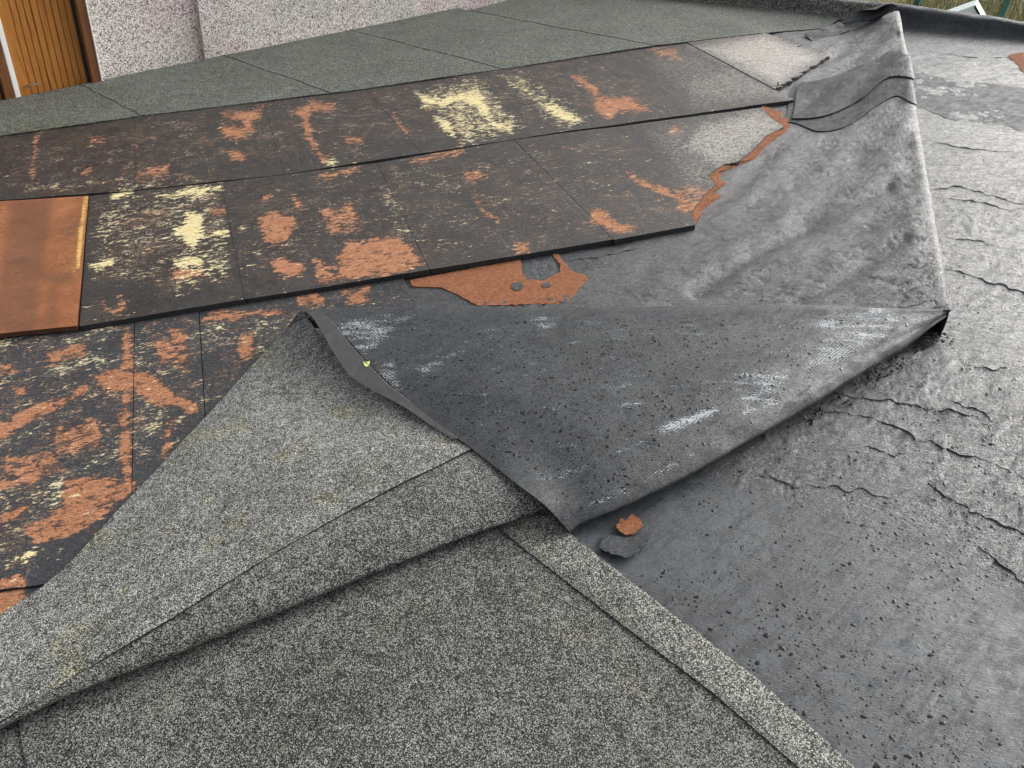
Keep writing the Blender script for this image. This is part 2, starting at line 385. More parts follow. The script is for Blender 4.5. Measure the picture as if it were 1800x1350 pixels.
MAT = {}
MAT['granule_far'] = mat_granules('green_grey_granule_felt', 0.035, 0.080, 0.24, (0.91, 1.0, 0.88), 0.7, 3.0, 150.0, 0.8)
MAT['granule_near'] = mat_granules('grey_granule_felt', 0.006, 0.036, 0.33, (1, 1, 0.94), 0.5, 8.0)
MAT['granule_fold'] = mat_granules('folded_granule_felt', 0.018, 0.090, 0.52, (1, 1.0, 0.94), 1.0, 15.0)
MAT['granule_lap'] = mat_granules('lap_granule_felt', 0.010, 0.065, 0.50, (1, 1, 0.90), 0.8, 21.0)
MAT['granule_kerb'] = mat_granules('kerb_granule_felt', 0.025, 0.075, 0.24, (1, 0.98, 0.9), 0.4, 27.0, 120)
MAT['bitumen'] = mat_wet('wet_bitumen', 0.052, 0.042, (0.27, 0.55), rot=math.radians(15), seed=2.0, coat=0.3, bumpk=1.1)
MAT['bitumen_ridge'] = mat_wet('wet_bitumen_ridge', 0.052, 0.045, (0.27, 0.54), rot=math.radians(-35), seed=5.0, bumpk=1.1, coat=0.3)
MAT['bitumen_strip'] = mat_wet('matt_bitumen_strip', 0.05, 0.03, (0.5, 0.7), rot=math.radians(20), seed=9.0, bumpk=0.7, torn=0.6, coat=0.0)
MAT['underside'] = mat_wet('felt_underside', 0.040, 0.022, (0.46, 0.64), rot=math.radians(-20), seed=12.0, bumpk=0.45, flecks=True, torn=0.4, coat=0.08)
MAT['black_edge'] = mat_wet('bitumen_edge', 0.012, 0.01, (0.5, 0.7), seed=4.0, bumpk=0.5, coat=0.0)
MAT['board'] = mat_board('torn_fibre_board')
MAT['board_low'] = mat_board('torn_fibre_board_low', 3.0, True)
MAT['fibre'] = mat_fibre('orange_fibre')
MAT['fibre_pale'] = mat_fibre('pale_orange_fibre', 1.18)
MAT['fibre_dark'] = mat_fibre('dark_fibre', 0.35)
def mat_selvedge():
    m = M('grey_selvedge'); o = m.obj(); n = m.noise(o, 30, 4); g = m.noise(o, 300, 2)
    c = m.ramp(m.ma('ADD', m.ma('MULTIPLY', n, 0.6), m.ma('MULTIPLY', g, 0.4)), [(0.35, 0.13), (0.65, 0.20)])
    return m.done(m.mix(1.0, c, (1, 0.97, 0.92), 'MULTIPLY'), 0.75, m.bump(g, 0.25, 0.002), 0.3)
MAT['selvedge'] = mat_selvedge()
def mat_brown_board():
    m = M('wet_brown_board'); o = m.map(m.obj(), rotz=-ROWA)
    st = m.map(o, scale=(0.6, 1.8, 1)); f = m.noise(st, 70, 5, 0.75); g = m.noise(o, 6, 5, 0.65)
    band = m.attr('band'); ye = m.attr('yellow')
    c = m.ramp(m.ma('ADD', m.ma('MULTIPLY', f, 0.5), m.ma('MULTIPLY', g, 0.5)), [(0.32, (0.15, 0.055, 0.025)), (0.5, (0.27, 0.105, 0.046)), (0.7, (0.40, 0.175, 0.080))])
    c = m.mix(m.ma('MULTIPLY', band, 0.8), c, m.mix(0.6, c, (0.085, 0.05, 0.036)))
    ym = m.ss(m.ma('ADD', ye, m.ma('MULTIPLY', m.ma('SUBTRACT', f, 0.5), 1.6)), 0.42, 0.7)
    c = m.mix(ym, c, (0.64, 0.40, 0.13))
    c = m.mix(m.ss(m.noise(o, 3.2, 6, 0.7), 0.54, 0.66, 0, 0.55), c, (0.10, 0.055, 0.035))
    return m.done(c, 0.92, m.bump(f, 0.8, 0.006), 0.2)
MAT['brown_board'] = mat_brown_board()
def mat_pebble():
    m = M('pebbledash'); o = m.obj()
    c1 = m.sep(m.vor(o, 105, 'Color')); g = m.ma('ADD', m.ma('MULTIPLY', c1[0], 0.7), m.ma('MULTIPLY', m.noise(o, 150, 2), 0.35))
    c = m.ramp(g, [(0.14, (0.07, 0.06, 0.06)), (0.30, (0.34, 0.305, 0.29)), (0.55, (0.60, 0.545, 0.525)), (0.9, (0.85, 0.79, 0.765))])
    c = m.mix(m.ss(m.noise(o, 1.6, 4), 0.4, 0.65), c, m.mix(1.0, c, (0.86, 0.92, 0.86), 'MULTIPLY'))
    c = m.mix(m.ss(m.noise(m.map(o, loc=(7, 3, 1), scale=(1, 1, .4)), 2.3, 4), 0.5, 0.68), c, m.mix(1.0, c, (0.93, 0.86, 0.88), 'MULTIPLY'))
    return m.done(c, 0.9, m.bump(m.vor(o, 110), 0.7, 0.008), 0.2)
MAT['pebble'] = mat_pebble()
def mat_wood(name, a, b):
    m = M(name); o = m.obj(); st = m.map(o, scale=(9, 9, 0.6)); g = m.noise(st, 5, 5, 0.6, 0.6)
    return m.done(m.ramp(g, [(0.3, a), (0.7, b)]), 0.55, m.bump(g, 0.2, 0.003), 0.35)
MAT['wood'] = mat_wood('varnished_pine', (0.28, 0.105, 0.018), (0.47, 0.195, 0.040))
MAT['wood_dark'] = mat_wood('brown_timber', (0.11, 0.042, 0.014), (0.20, 0.080, 0.026))
def flat(name, col, rough=0.6, metal=0.0, k=0.12, sc=40):
    m = M(name); o = m.obj(); n = m.noise(o, sc, 4)
    c = m.mix(n, tuple(x*(1-k) for x in col), tuple(min(1, x*(1+k)) for x in col))
    m.done(c, rough, m.bump(n, 0.1, 0.003)); m.b.inputs['Metallic'].default_value = metal; return m.mat
MAT['white'] = flat('white_paint', (0.80, 0.80, 0.78), 0.5)
MAT['brass'] = flat('dull_metal', (0.42, 0.36, 0.28), 0.4, 0.8)
MAT['dark'] = flat('dark_gap', (0.02, 0.018, 0.015), 0.9)  # shade of the door gaps given as a near-black colour
MAT['green'] = flat('green_paint', (0.008, 0.085, 0.06), 0.45)
MAT['mint'] = flat('pale_mint_boards', (0.80, 0.92, 0.86), 0.6)
MAT['slate'] = flat('shed_felt', (0.012, 0.022, 0.02), 0.9)
MAT['concrete'] = flat('roof_slab', (0.10, 0.10, 0.10), 0.9)
def mat_ground():
    m = M('dry_grass_ground'); o = m.obj(); n = m.noise(o, 1.2, 6, 0.65); f = m.noise(o, 22, 4, 0.7)
    c = m.ramp(m.ma('ADD', m.ma('MULTIPLY', n, 0.5), m.ma('MULTIPLY', f, 0.5)), [(0.34, (0.055, 0.055, 0.018)), (0.5, (0.17, 0.145, 0.055)), (0.66, (0.34, 0.28, 0.12))])
    return m.done(c, 0.95, m.bump(f, 0.8, 0.05), 0.1)
MAT['ground'] = mat_ground()
def mat_blade():
    m = M('dry_blades'); r = m.geo().outputs['Random Per Island']
    return m.done(m.ramp(r, [(0.0, (0.07, 0.085, 0.02)), (0.4, (0.22, 0.19, 0.07)), (1.0, (0.46, 0.38, 0.18))]), 0.9, None, 0.1)
MAT['blade'] = mat_blade()
def mat_drop():
    m = M('water_beads'); return m.done((0.014, 0.0145, 0.015), 0.28, None, 0.22)
MAT['drop'] = mat_drop()

Z_ROW, Z_LOW = 0.035, 0.013      # top faces of the upper board rows and of the lower row

# ------------------------------------------------------------------ SETTING: sky comes from the world; ground and roof deck
G0 = -2.6
g = mesh_obj('ground', [(-300, -300, G0), (300, -300, G0), (300, 300, G0), (-300, 300, G0)], [(0, 1, 2, 3)], MAT['ground']); tag(g, kind='structure')

PAR_A, PAR_B = P(1167, 5), P(1800, 69)                 # foot of the kerb along the far edge of the roof
PDIR = (PAR_B-PAR_A)/np.linalg.norm(PAR_B-PAR_A); PNRM = np.array([-PDIR[1], PDIR[0], 0.0]); PNRM = PNRM if PNRM@np.array([1, 1, 0]) > 0 else -PNRM
WALL_A, WALL_B = P(0, 187), P(910, 0)
WDIR = (WALL_B-WALL_A)/np.linalg.norm(WALL_B-WALL_A); WNRM = np.array([-WDIR[1], WDIR[0], 0.0])   # points away from the roof
def line_x(p, d, q, e):
    A = np.array([[d[0], -e[0]], [d[1], -e[1]]]); t = np.linalg.solve(A, (q-p)[:2]); return p + d*t[0]
C_FAR = line_x(WALL_A, WDIR, PAR_A, PDIR)
# deck slab
slab = [WALL_A - WDIR*4.0, C_FAR, PAR_B + PDIR*5.0, PAR_B + PDIR*5.0 - np.array([0, 8.0, 0]), np.array([-5.0, -3.5, 0])]
bm = bmesh.new()
top = [bm.verts.new((p[0], p[1], -0.012)) for p in slab]; bot = [bm.verts.new((p[0], p[1], -0.30)) for p in slab]
bm.faces.new(top); bm.faces.new(bot[::-1])
for i in range(len(slab)):
    j = (i+1) % len(slab); bm.faces.new((top[i], bot[i], bot[j], top[j]))
deck_root = bm_obj('roof_deck', bm, MAT['concrete']); tag(deck_root, kind='structure')

# bituminous surface of the deck, fine mesh with real wrinkles; cells grow with distance
def deck_height(x, y):
    a = math.radians(-25); u = x*math.cos(a)-y*math.sin(a); v = x*math.sin(a)+y*math.cos(a)
    px = project(np.stack([x, y, np.zeros_like(x)], -1).reshape(-1, 3)).reshape(*x.shape, 2)
    smooth = sstep(poly_sd(px.reshape(-1, 2), [(1010, 930), (1180, 800), (1420, 880), (1640, 930), (1800, 1040), (2200, 1100), (2200, 2500), (900, 2500)]), -25, 40).reshape(x.shape)
    rough = 1-0.8*smooth
    r1 = np.abs(fbm(u*5, v*16, 3, 5)-0.5)*2
    r2 = np.abs(fbm(u*9+fbm(u*4, v*4, 8)*2, v*30, 21, 4)-0.5)*2
    h = 0.004*fbm(x*3, y*3, 5, 3) + rough*(0.0055*(1-sstep(r1, 0, 0.22))*sstep(fbm(x*2, y*2, 40, 3), 0.42, 0.6) + 0.0035*fbm(u*12, v*34, 31, 4) - 0.004*(1-sstep(r2, 0, 0.09))*sstep(fbm(x*3, y*3, 44, 3), 0.45, 0.6))
    h += (1-rough)*0.0016*fbm(x*24, y*24, 9, 3)
    return h, smooth
nr, nt = 430, 520
rr = np.geomspace(0.45, 10.5, nr); tt = np.radians(np.linspace(-38, 62, nt))
R_, T_ = np.meshgrid(rr, tt, indexing='ij'); X_, Y_ = R_*np.sin(T_), R_*np.cos(T_)
H_, SM_ = deck_height(X_, Y_)
inr = ((np.stack([X_, Y_], -1)-PAR_A[:2])@PNRM[:2] < 0.02)
G = np.stack([X_, Y_, H_], -1)
Fq = grid_faces(nr, nt)[:, ::-1]
Fq = Fq[inr.ravel()[Fq].all(1)]
if np.cross(G.reshape(-1, 3)[Fq[0, 1]]-G.reshape(-1, 3)[Fq[0, 0]], G.reshape(-1, 3)[Fq[0, 2]]-G.reshape(-1, 3)[Fq[0, 0]])[2] < 0: Fq = Fq[:, ::-1]
bit = mesh_obj('bitumen_layer', G.reshape(-1, 3), Fq, MAT['bitumen'], deck_root, {'smooth': SM_.ravel()})

# patches where the bitumen has come off and the orange board beneath shows
def patch(name, poly, mat, z, parent=None, jag=5.0, thick=0.004, seed=0, step=6.0, dome=0.0, soft=True):
    """thin ragged piece: outline roughened, top face a fan grid, real thickness"""
    poly = np.asarray(poly, float); c = poly.mean(0)
    per = np.linalg.norm(np.diff(np.vstack([poly, poly[:1]]), axis=0), axis=1).sum()
    n = max(28, int(per/step)); pc = np.vstack([poly[-2:], poly, poly[:3]]); cc = catmull(pc, (len(pc)-1)*8+1)[16:-16]; ring = linres(cc if soft else np.vstack([poly, poly[:1]]), n+1)[:-1]
    r_ = np.random.default_rng(seed); ph = np.arange(n)
    off = (fbm(ph*0.45, ph*0+seed, seed, 4, 0.7)-0.5)*2*jag
    dv = ring-c; ring = ring + dv/np.linalg.norm(dv, axis=1, keepdims=True)*off[:, None]
    V, F_ = [], []
    for (x, y) in ring: V.append(P(x, y, z))
    for (x, y) in ring: V.append(P(x, y, z)-np.array([0, 0, thick]))
    bm = bmesh.new(); vs = [bm.verts.new(tuple(v)) for v in V]
    try: bm.faces.new(vs[:n])
    except ValueError: pass
    for i in range(n):
        j = (i+1) % n; bm.faces.new((vs[i], vs[j], vs[n+j], vs[n+i]))
    bmesh.ops.triangulate(bm, faces=[f for f in bm.faces if len(f.verts) > 4])
    return bm_obj(name, bm, mat, parent)
patch('exposed_board', [(720, 492), (850, 468), (915, 455), (918, 478), (925, 490), (955, 493), (985, 478), (985, 465), (970, 445), (980, 445), (1002, 474), (1028, 484), (1048, 511), (1036, 529), (994, 533), (840, 537), (800, 515), (775, 505), (725, 503)], MAT['fibre_pale'], 0.0078, deck_root, 3.0, 0.006, 3, 2.5, 0.0, False)
patch('exposed_board', [(1772, 98), (1800, 92), (1830, 95), (1830, 140), (1800, 128), (1788, 112)], MAT['fibre'], 0.0095, deck_root, 2.0, 0.006, 5, 4)
patch('bitumen_scrap', [(900, 499), (912, 496), (920, 503), (912, 510), (902, 508)], MAT['bitumen'], 0.0105, deck_root, 2.6, 0.002, 6, 1.5)
patch('bitumen_scrap', [(952, 500), (965, 496), (968, 502), (958, 505)], MAT['bitumen'], 0.0105, deck_root, 2.4, 0.002, 7, 1.5)

CRACKS = [([(1400,720),(1525,735),(1600,770),(1680,795),(1800,840),(1900,885)], 5), ([(1460,690),(1520,705),(1580,712),(1650,725),(1700,733),(1740,755),(1746,772)], 5), ([(1665,705),(1710,722),(1745,745)], 4),
 ([(1335,835),(1400,855),(1525,866),(1562,880)], 3.5), ([(1630,850),(1660,875),(1710,900),(1750,920),(1830,955)], 5), ([(1725,960),(1770,1000),(1840,1060)], 5), ([(1520,785),(1565,800),(1590,798)], 4.5), ([(1690,640),(1730,650),(1770,648)], 4),
 ([(1650,470),(1720,490),(1800,520),(1850,540)], 4.5), ([(1640,335),(1690,330),(1740,345),(1800,362)], 7), ([(1665,352),(1720,358),(1780,372)], 6), ([(1660,420),(1720,425),(1760,440)], 5), ([(1000,461),(1075,450),(1135,436)], 5),
 ([(1052,522),(1090,481),(1130,466),(1160,446),(1205,424)], 5), ([(1633,48),(1650,54)], 9), ([(1640,250),(1700,262),(1790,270)], 5), ([(1660,95),(1720,104),(1800,100)], 5)]
def torn_lips():
    for ci, (line, w) in enumerate(CRACKS):
        a = np.array([P(x, y, 0) for x, y in line]); n = max(14, int(np.linalg.norm(np.diff(a, axis=0), axis=1).sum()/0.012))
        L = linres(catmull(a, len(a)*8), n); d = np.gradient(L, axis=0); d /= np.linalg.norm(d, axis=1, keepdims=True); nn = np.stack([-d[:, 1], d[:, 0], 0*d[:, 0]], 1)
        i = np.arange(n); L = L + nn*((fbm(i*0.35, i*0+ci*3, 400+ci, 4, 0.65)-0.5)*0.05)[:, None]
        hh_, _ = deck_height(L[:, 0], L[:, 1])
        wd = (w*0.0005)*np.sin(np.pi*np.linspace(0.04, 0.96, n))**0.6*(0.15+1.4*sstep(fbm(i*0.28, i*0, 420+ci, 3), 0.32, 0.62)); ht = wd*0.9
        G = np.stack([L+nn*(wd*1.6)[:, None], L+nn*(wd*0.5)[:, None], L, L-nn*(wd*0.5)[:, None]], 1)
        z = hh_[:, None]+np.stack([-0.001+0*ht, ht*0.8, ht, -0.001+0*ht], 1); G[..., 2] = z+0.0006
        grid_obj('torn_lip', G, MAT['black_edge'], deck_root)
torn_lips()

# ------------------------------------------------------------------ far kerb
def kerb():
    a = PAR_A - PDIR*2.8; L = 11.0; n, k = 220, 12
    prof = [(-0.16, 0.001), (-0.07, 0.02), (-0.015, 0.06), (0.0, 0.13), (0.01, 0.165), (0.05, 0.185), (0.12, 0.18), (0.16, 0.14), (0.17, 0.0), (0.17, -0.3)]
    pr_ = catmull([(q[0], q[1], 0) for q in prof], 30)
    s = np.linspace(0, L, n)
    G = a[None, None, :] + PDIR*s[:, None, None] + PNRM*pr_[None, :, 0:1] + np.array([0, 0, 1.0])*pr_[None, :, 1:2]
    sc_ = np.interp(s, [0, np.linalg.norm(P(1540, 50)-a), np.linalg.norm(P(1800, 70)-a), L], [1, 0.92, 0.60, 0.55])
    G[..., 2] *= np.where(G[..., 2] > 0, sc_[:, None], 1.0)
    nz = fbm(np.repeat(s[:, None], 30, 1)*5, np.repeat(pr_[None, :, 0]+pr_[None, :, 1], n, 0)*12, 77, 4)-0.5
    G[..., 2] += nz*0.03*np.clip(pr_[None, :, 1]/0.1, 0, 1); G += PNRM*(nz*0.03)[..., None]
    # the stretch left of the torn corner still carries its granule felt, the rest is bare black
    k0 = int(n*(np.linalg.norm(P(1560, 50)-a)/L))
    o1 = grid_obj('felt_upstand', G[:k0+1], MAT['granule_kerb'])
    G2 = G[k0:].copy(); o2 = grid_obj('bare_upstand', G2, MAT['bitumen_strip'])
    cap = np.concatenate([a[None]+PDIR*s[k0:, None]+PNRM*0.045, a[None]+PDIR*s[k0:, None]+PNRM*0.10]).reshape(2, -1, 3)
    cap[..., 2] = 0.190 + (fbm(np.stack([s[k0:]]*2)*9, np.zeros((2, len(s)-k0)), 6, 3)-0.5)*0.02
    r = rooted('roof_kerb', [o1, o2], tuple(PAR_A))
    return tag(r, 'raised kerb along the far roof edge, felted on one side and stripped bare by the fence', 'roof kerb')
kerb()

# ------------------------------------------------------------------ house wall with doors
def house():
    root = empty('house', tuple(P(362, 113)))
    tag(root, 'pebbledashed house wall with varnished plank doors behind the felt roof', 'house')
    parts = []
    H = 3.2
    b0, b1 = P(181, 152), P(362, 113)
    def wall(name, a, b, back=0.0, up=H, down=2.6):
        A = a + WNRM*back - VERT*down; L = b-a; L = L - WNRM*(L@WNRM)
        bm = bmesh.new(); box_bm(bm, A, L, WNRM*0.25, VERT*(up+down)); parts.append(bm_obj(name, bm, MAT['pebble']))
    wall('wall', b0 + WNRM*0.02, b1 + WNRM*0.02, 0.05)
    wall('wall', b1, WALL_B+WDIR*6.0, 0.0)
    wall('wall', WALL_A-WDIR*4.0, WALL_A-WDIR*1.2, 0.05)
    # white edge bead beside the right door
    def post(name, px0, w, mat, depth=0.06, front=0.0, up=H, down=1.0, off=0.0):
        a = P(px0, 187-(187-152)*px0/181.0) + WNRM*front + WDIR*off - VERT*down
        bm = bmesh.new(); box_bm(bm, a, WDIR*w, WNRM*depth, VERT*(up+down)); parts.append(bm_obj(name, bm, mat, None, 0.004)); return parts[-1]
    px = lambda x: (P(x, 187-(187-152)*x/181.0)-WALL_A)@WDIR
    post('white_bead', 180.2, 0.012, MAT['white'], 0.07, -0.015)
    post('door_frame', 165, px(180)-px(165), MAT['wood_dark'], 0.09, -0.01)
    post('gap_shade', 160.5, px(165)-px(160.5), MAT['dark'], 0.05, 0.05)  # near-black strip standing in for the shade in the gap beside the door
    post('white_post', 30.5, px(40)-px(30.5), MAT['white'], 0.08, 0.0)
    post('door_frame', 13, px(30)-px(13), MAT['wood_dark'], 0.09, -0.01)
    post('gap_shade', 10, px(13)-px(10), MAT['dark'], 0.05, 0.05)
    parts_door = []
    def door(x0, x1, nplank, handle):
        d = post('door', x0, px(x1)-px(x0), MAT['dark'], 0.04, 0.075); subs = []
        w0 = (px(x1)-px(x0)); stile = 0.085
        a = P(x0, 187-(187-152)*x0/181.0) + WNRM*0.03 - VERT*1.0
        bm = bmesh.new(); box_bm(bm, a, WDIR*stile, WNRM*0.045, VERT*(H+1)); subs.append(bm_obj('stile', bm, MAT['wood'], None, 0.004))
        pw = (w0-stile)/nplank
        for k in range(nplank):
            bm = bmesh.new(); box_bm(bm, a+WDIR*(stile+k*pw+0.003)+WNRM*(0.008+0.002*(k % 3)), WDIR*(pw-0.003), WNRM*0.03, VERT*(H+1)); subs.append(bm_obj('plank', bm, MAT['wood'], None, 0.004))
        hp = a + VERT*1.105 + WDIR*(stile*0.75) - WNRM*0.05
        bm = bmesh.new(); box_bm(bm, hp, WDIR*0.095, WNRM*0.014, VERT*0.014); box_bm(bm, hp+WDIR*0.005, WDIR*0.012, WNRM*0.05, VERT*0.012)
        subs.append(bm_obj('handle', bm, MAT['brass'], None, 0.002))
        for s_ in subs: s_.parent = d
    door(40, 160.5, 9, True)
    door(-150, 10, 9, True)
    loc = np.array(root.location)
    for p_ in parts: p_.parent = root; p_.location = tuple(-loc)
house()

# ------------------------------------------------------------------ far felt sheets by the wall
def ruled(left, right, n, m):
    """surface between two polylines of xyz points"""
    A, B = linres(left, n), linres(right, n); t = np.linspace(0, 1, m)[None, :, None]
    return A[:, None, :]*(1-t) + B[:, None, :]*t
ZF = Z_ROW + 0.009
seams = [((-330, 250), (-300, 290)), ((160, 158), (250, 203)), ((415, 105), (583, 163)), ((645, 60), (883, 121)), ((825, 18), (1150, 80)), ((1000, -20), (1452, 50))]
labs = ['grey green felt sheet in front of the plank doors, cut off by the left edge', 'grey green felt sheet starting beside the varnished door under the wall corner', 'grey green felt sheet at the middle of the pebbledashed wall',
        'grey green felt sheet beside the far end of the pebbledashed wall', 'grey green felt sheet furthest from the doors, along the granule covered kerb']
def far_edge(x):   # far board-side edge of the strip
    return np.interp(x, [-300, 0, 250, 600, 883, 1150, 1345, 1452], [290, 238, 203, 161, 120.5, 80, 57, 49])
def at_wall(p):    # push a seam end onto the foot of the wall or the kerb
    return p
for k in range(5):
    (w0, e0), (w1, e1) = seams[k], seams[k+1]
    xs = np.linspace(e0[0], e1[0], 14)
    edge = np.array([P(x, far_edge(x), ZF-0.032*float(sstep(np.array(x), 1335, 1375))) for x in xs])
    a, b = P(*w0, ZF), P(*w1, ZF)
    far = np.array([a+(b-a)*t for t in np.linspace(0, 1, 14)])
    if k < 4:
        far = far - WNRM*((far-WALL_A)@WNRM)[:, None] - WNRM*0.012
        far[:, 2] = ZF
    else:
        far = np.vstack([np.array([C_FAR-WNRM*0.02+WDIR*-0.3]*4), np.array([PAR_A*(1-t)+P(1480, 38)*t-PNRM*0.03 for t in np.linspace(0, 1, 10)])]); far[:, 2] = ZF
        far[0] = P(825, 18, ZF)
    G = ruled(far, edge, 60, 26)
    vv_ = np.linspace(0, 1, 26)
    for e_, kk in ((0, k), (-1, k+1)):
        wv_ = (fbm(vv_*7, vv_*0, 300+kk, 4)-0.5)*0.035; idx_ = (0, 1, 2) if e_ == 0 else (-1, -2, -3)
        for q_, ii in enumerate(idx_): G[ii] += WDIR*(wv_*(1-q_/3))[:, None]
    # each sheet laps the next a little: lift its left margin
    lap = 0.004*k
    nz = (fbm(G[..., 0]*2.2, G[..., 1]*2.2, 50, 3)-0.5)*0.010
    G[..., 2] += nz + lap*0.0
    u = np.linspace(0, 1, 60)[:, None]
    G[..., 2] += 0.003*np.exp(-(u/0.02)**2) - 0.001*np.exp(-((1-u)/0.02)**2)
    o = grid_obj('felt_sheet', G, MAT['granule_far'], None, None, 0.005)
    tag(o, labs[k], 'roofing felt', 'felt sheets laid along the house wall')

# ------------------------------------------------------------------ boards
ORANGE = [(0.95, [(-60,1050),(48,1036),(36,1062),(0,1090),(-60,1120)])] + [(0.86, q) for q in [
 [(392,197),(440,193),(462,186),(460,205),(445,215),(447,232),(430,228),(425,212),(392,207)], [(388,222),(410,218),(436,228),(433,243),(392,246)],
 [(510,200),(530,186),(555,178),(588,183),(590,195),(550,197),(545,205),(550,225),(548,240),(562,260),(572,275),(583,287),(568,288),(556,272),(545,250),(535,240),(530,215),(525,203)],
 [(398,265),(435,268),(430,285),(402,283)], [(607,243),(640,238),(632,252),(610,253)], [(690,203),(705,215),(720,238),(712,235),(698,217)],
 [(1000,130),(1025,135),(1050,150),(1058,170),(1105,168),(1140,188),(1145,195),(1090,198),(1075,210),(1060,205),(1045,195),(1045,180),(1040,165),(1020,148)],
 [(720,280),(760,270),(812,258),(815,265),(770,280),(725,287)], [(555,306),(600,300),(632,294),(630,300),(590,310),(570,318)],
 [(302,472),(360,470),(362,485),(330,495),(303,490)], [(178,525),(185,545),(205,540),(212,520),(225,545),(215,550),(195,549)],
 [(370,368),(400,364),(400,376),(372,378)],
 [(455,375),(490,370),(520,385),(520,400),(505,420),(490,430),(465,425),(455,400)], [(475,460),(495,450),(535,465),(538,475),(510,488),(480,480)],
 [(515,345),(530,355),(528,370),(517,362)], [(460,345),(475,341),(472,350),(462,352)],
 [(590,455),(610,420),(640,425),(660,415),(690,415),(720,430),(745,465),(700,480),(650,490),(600,490),(590,475)],
 [(813,303),(845,300),(850,312),(818,318)], [(826,335),(850,365),(880,390),(875,392),(840,365)], [(905,425),(930,425),(932,445),(908,445)],
 [(1045,365),(1065,372),(1085,390),(1120,395),(1118,407),(1085,412),(1060,400),(1035,390)],
 [(1095,295),(1120,315),(1160,325),(1200,345),(1240,370),(1225,372),(1180,350),(1120,325)], [(1180,222),(1195,222),(1195,240),(1185,240)],
 [(165,660),(190,648),(235,650),(260,655),(300,685),(345,710),(348,728),(320,722),(270,708),(235,690),(205,690),(175,678)],
 [(215,590),(226,565),(230,600),(235,650),(212,650)],
 [(210,690),(235,690),(228,730),(233,800),(232,860),(215,860),(212,800),(207,750),(212,720)],
 [(120,700),(150,672),(150,690),(120,705),(95,725),(50,745),(0,775),(-60,800),(-60,770),(0,745),(40,720),(80,705),(110,700)],
 [(115,840),(170,835),(232,845),(240,865),(205,890),(160,925),(120,945),(60,955),(40,930),(110,890)],
 [(350,560),(385,545),(430,545),(490,545),(500,550),(420,565),(380,565),(355,570)], [(425,590),(450,582),(445,610),(440,630),(420,635),(415,615)],
 [(520,520),(560,515),(575,535),(530,540)], [(600,512),(650,500),(650,530),(610,535)], [(15,680),(50,675),(55,690),(30,700)], [(0,1015),(30,1010),(45,1025),(0,1038)],
 [(0,640),(35,640),(30,655),(0,660)], [(80,620),(150,600),(150,625),(90,640)], [(290,585),(310,575),(330,590),(325,605),(300,600)], [(0,900),(40,880),(60,890),(20,915),(0,920)],
]] + [(0.62, q) for q in [[(155,240),(185,238),(183,252),(160,252)], [(140,295),(168,288),(162,312),(142,310)], [(236,230),(244,260),(240,275),(236,250)], [(60,235),(70,235),(60,320),(48,320)],
 [(1180,330),(1230,320),(1260,340),(1235,380),(1190,375)], [(1140,80),(1190,85),(1200,110),(1150,100)], [(560,370),(620,350),(640,400),(580,420)], [(270,595),(330,585),(335,640),(280,640)], [(90,745),(170,735),(190,790),(100,800)],
 [(0,800),(90,790),(120,830),(30,860),(0,860)], [(285,735),(305,735),(300,800),(285,800)], [(545,450),(600,470),(610,495),(560,500)], [(230,300),(300,285),(300,310),(240,320)]]]
YELLOW = [(1, q) for q in [
 [(733,165),(775,172),(838,155),(848,170),(870,215),(905,222),(900,232),(872,228),(850,205),(830,185),(800,180),(770,185),(745,190)], [(763,208),(780,205),(800,230),(798,240),(780,230)],
 [(955,185),(975,180),(1005,200),(1028,212),(1000,218),(975,205)], [(325,375),(345,370),(357,385),(358,415),(345,425),(343,440),(330,430),(312,415),(308,400),(322,395)],
 [(305,455),(345,450),(362,460),(360,470),(305,470)], [(275,345),(330,332),(390,326),(390,334),(330,345),(300,352)], [(580,282),(590,284),(585,292),(575,290)],
 [(20,978),(50,970),(65,960),(60,975),(30,985)], [(190,346),(235,332),(236,340),(195,352)], [(160,468),(195,455),(200,465),(165,474)], [(355,415),(400,405),(400,412),(340,425)]]] + \
 [(0.42, q) for q in [[(735,160),(840,135),(925,225),(815,260)], [(870,130),(915,125),(1030,212),(985,232)], [(170,395),(195,390),(200,430),(180,440)], [(350,440),(400,430),(405,490),(300,520),(300,500)]]]
SPECK = [(0.86, q) for q in [[(722,155),(840,130),(935,228),(815,262)], [(868,130),(915,125),(1030,212),(985,235)], [(722,156),(840,131),(845,150),(730,175)]]] + [(0.74, [(160,345),(390,322),(420,500),(300,520),(160,490)])] + \
 [(0.7, q) for q in [[(10,305),(235,300),(330,285),(395,310),(385,335),(160,345),(30,350)], [(265,590),(335,575),(335,645),(265,645)], [(0,635),(45,635),(48,690),(0,700)], [(640,300),(700,320),(750,440),(680,420)], [(400,360),(470,420),(490,470),(440,470)], [(60,760),(130,760),(140,930),(60,930)], [(600,250),(660,250),(660,285),(600,285)]]] + \
 [(0.53, q) for q in [[(0,240),(1100,90),(1200,200),(0,345)], [(390,320),(1100,225),(1220,390),(430,520)]]] + [(0.66, [(-200,590),(430,540),(600,500),(690,500),(560,560),(350,740),(0,1060),(-300,1060)])]
PALE_SHEEN = [(0.42, [(1130,100),(1215,80),(1390,174),(1220,200),(1180,150)]), (0.38, [(1150,225),(1340,192),(1390,215),(1230,390),(1190,330)]), (1.0, [(1212,82),(1345,55),(1460,98),(1365,155)])] + [(0.8, q) for q in [[(1230,215),(1330,190),(1400,215),(1270,305),(1190,260)]]] + [(0.55, [(1190,135),(1290,110),(1385,152),(1390,175),(1220,188)]), (0.45, [(1130,230),(1240,200),(1290,310),(1220,340)])]  # wet sheen on the boards' right ends, put into the colour as pale grey
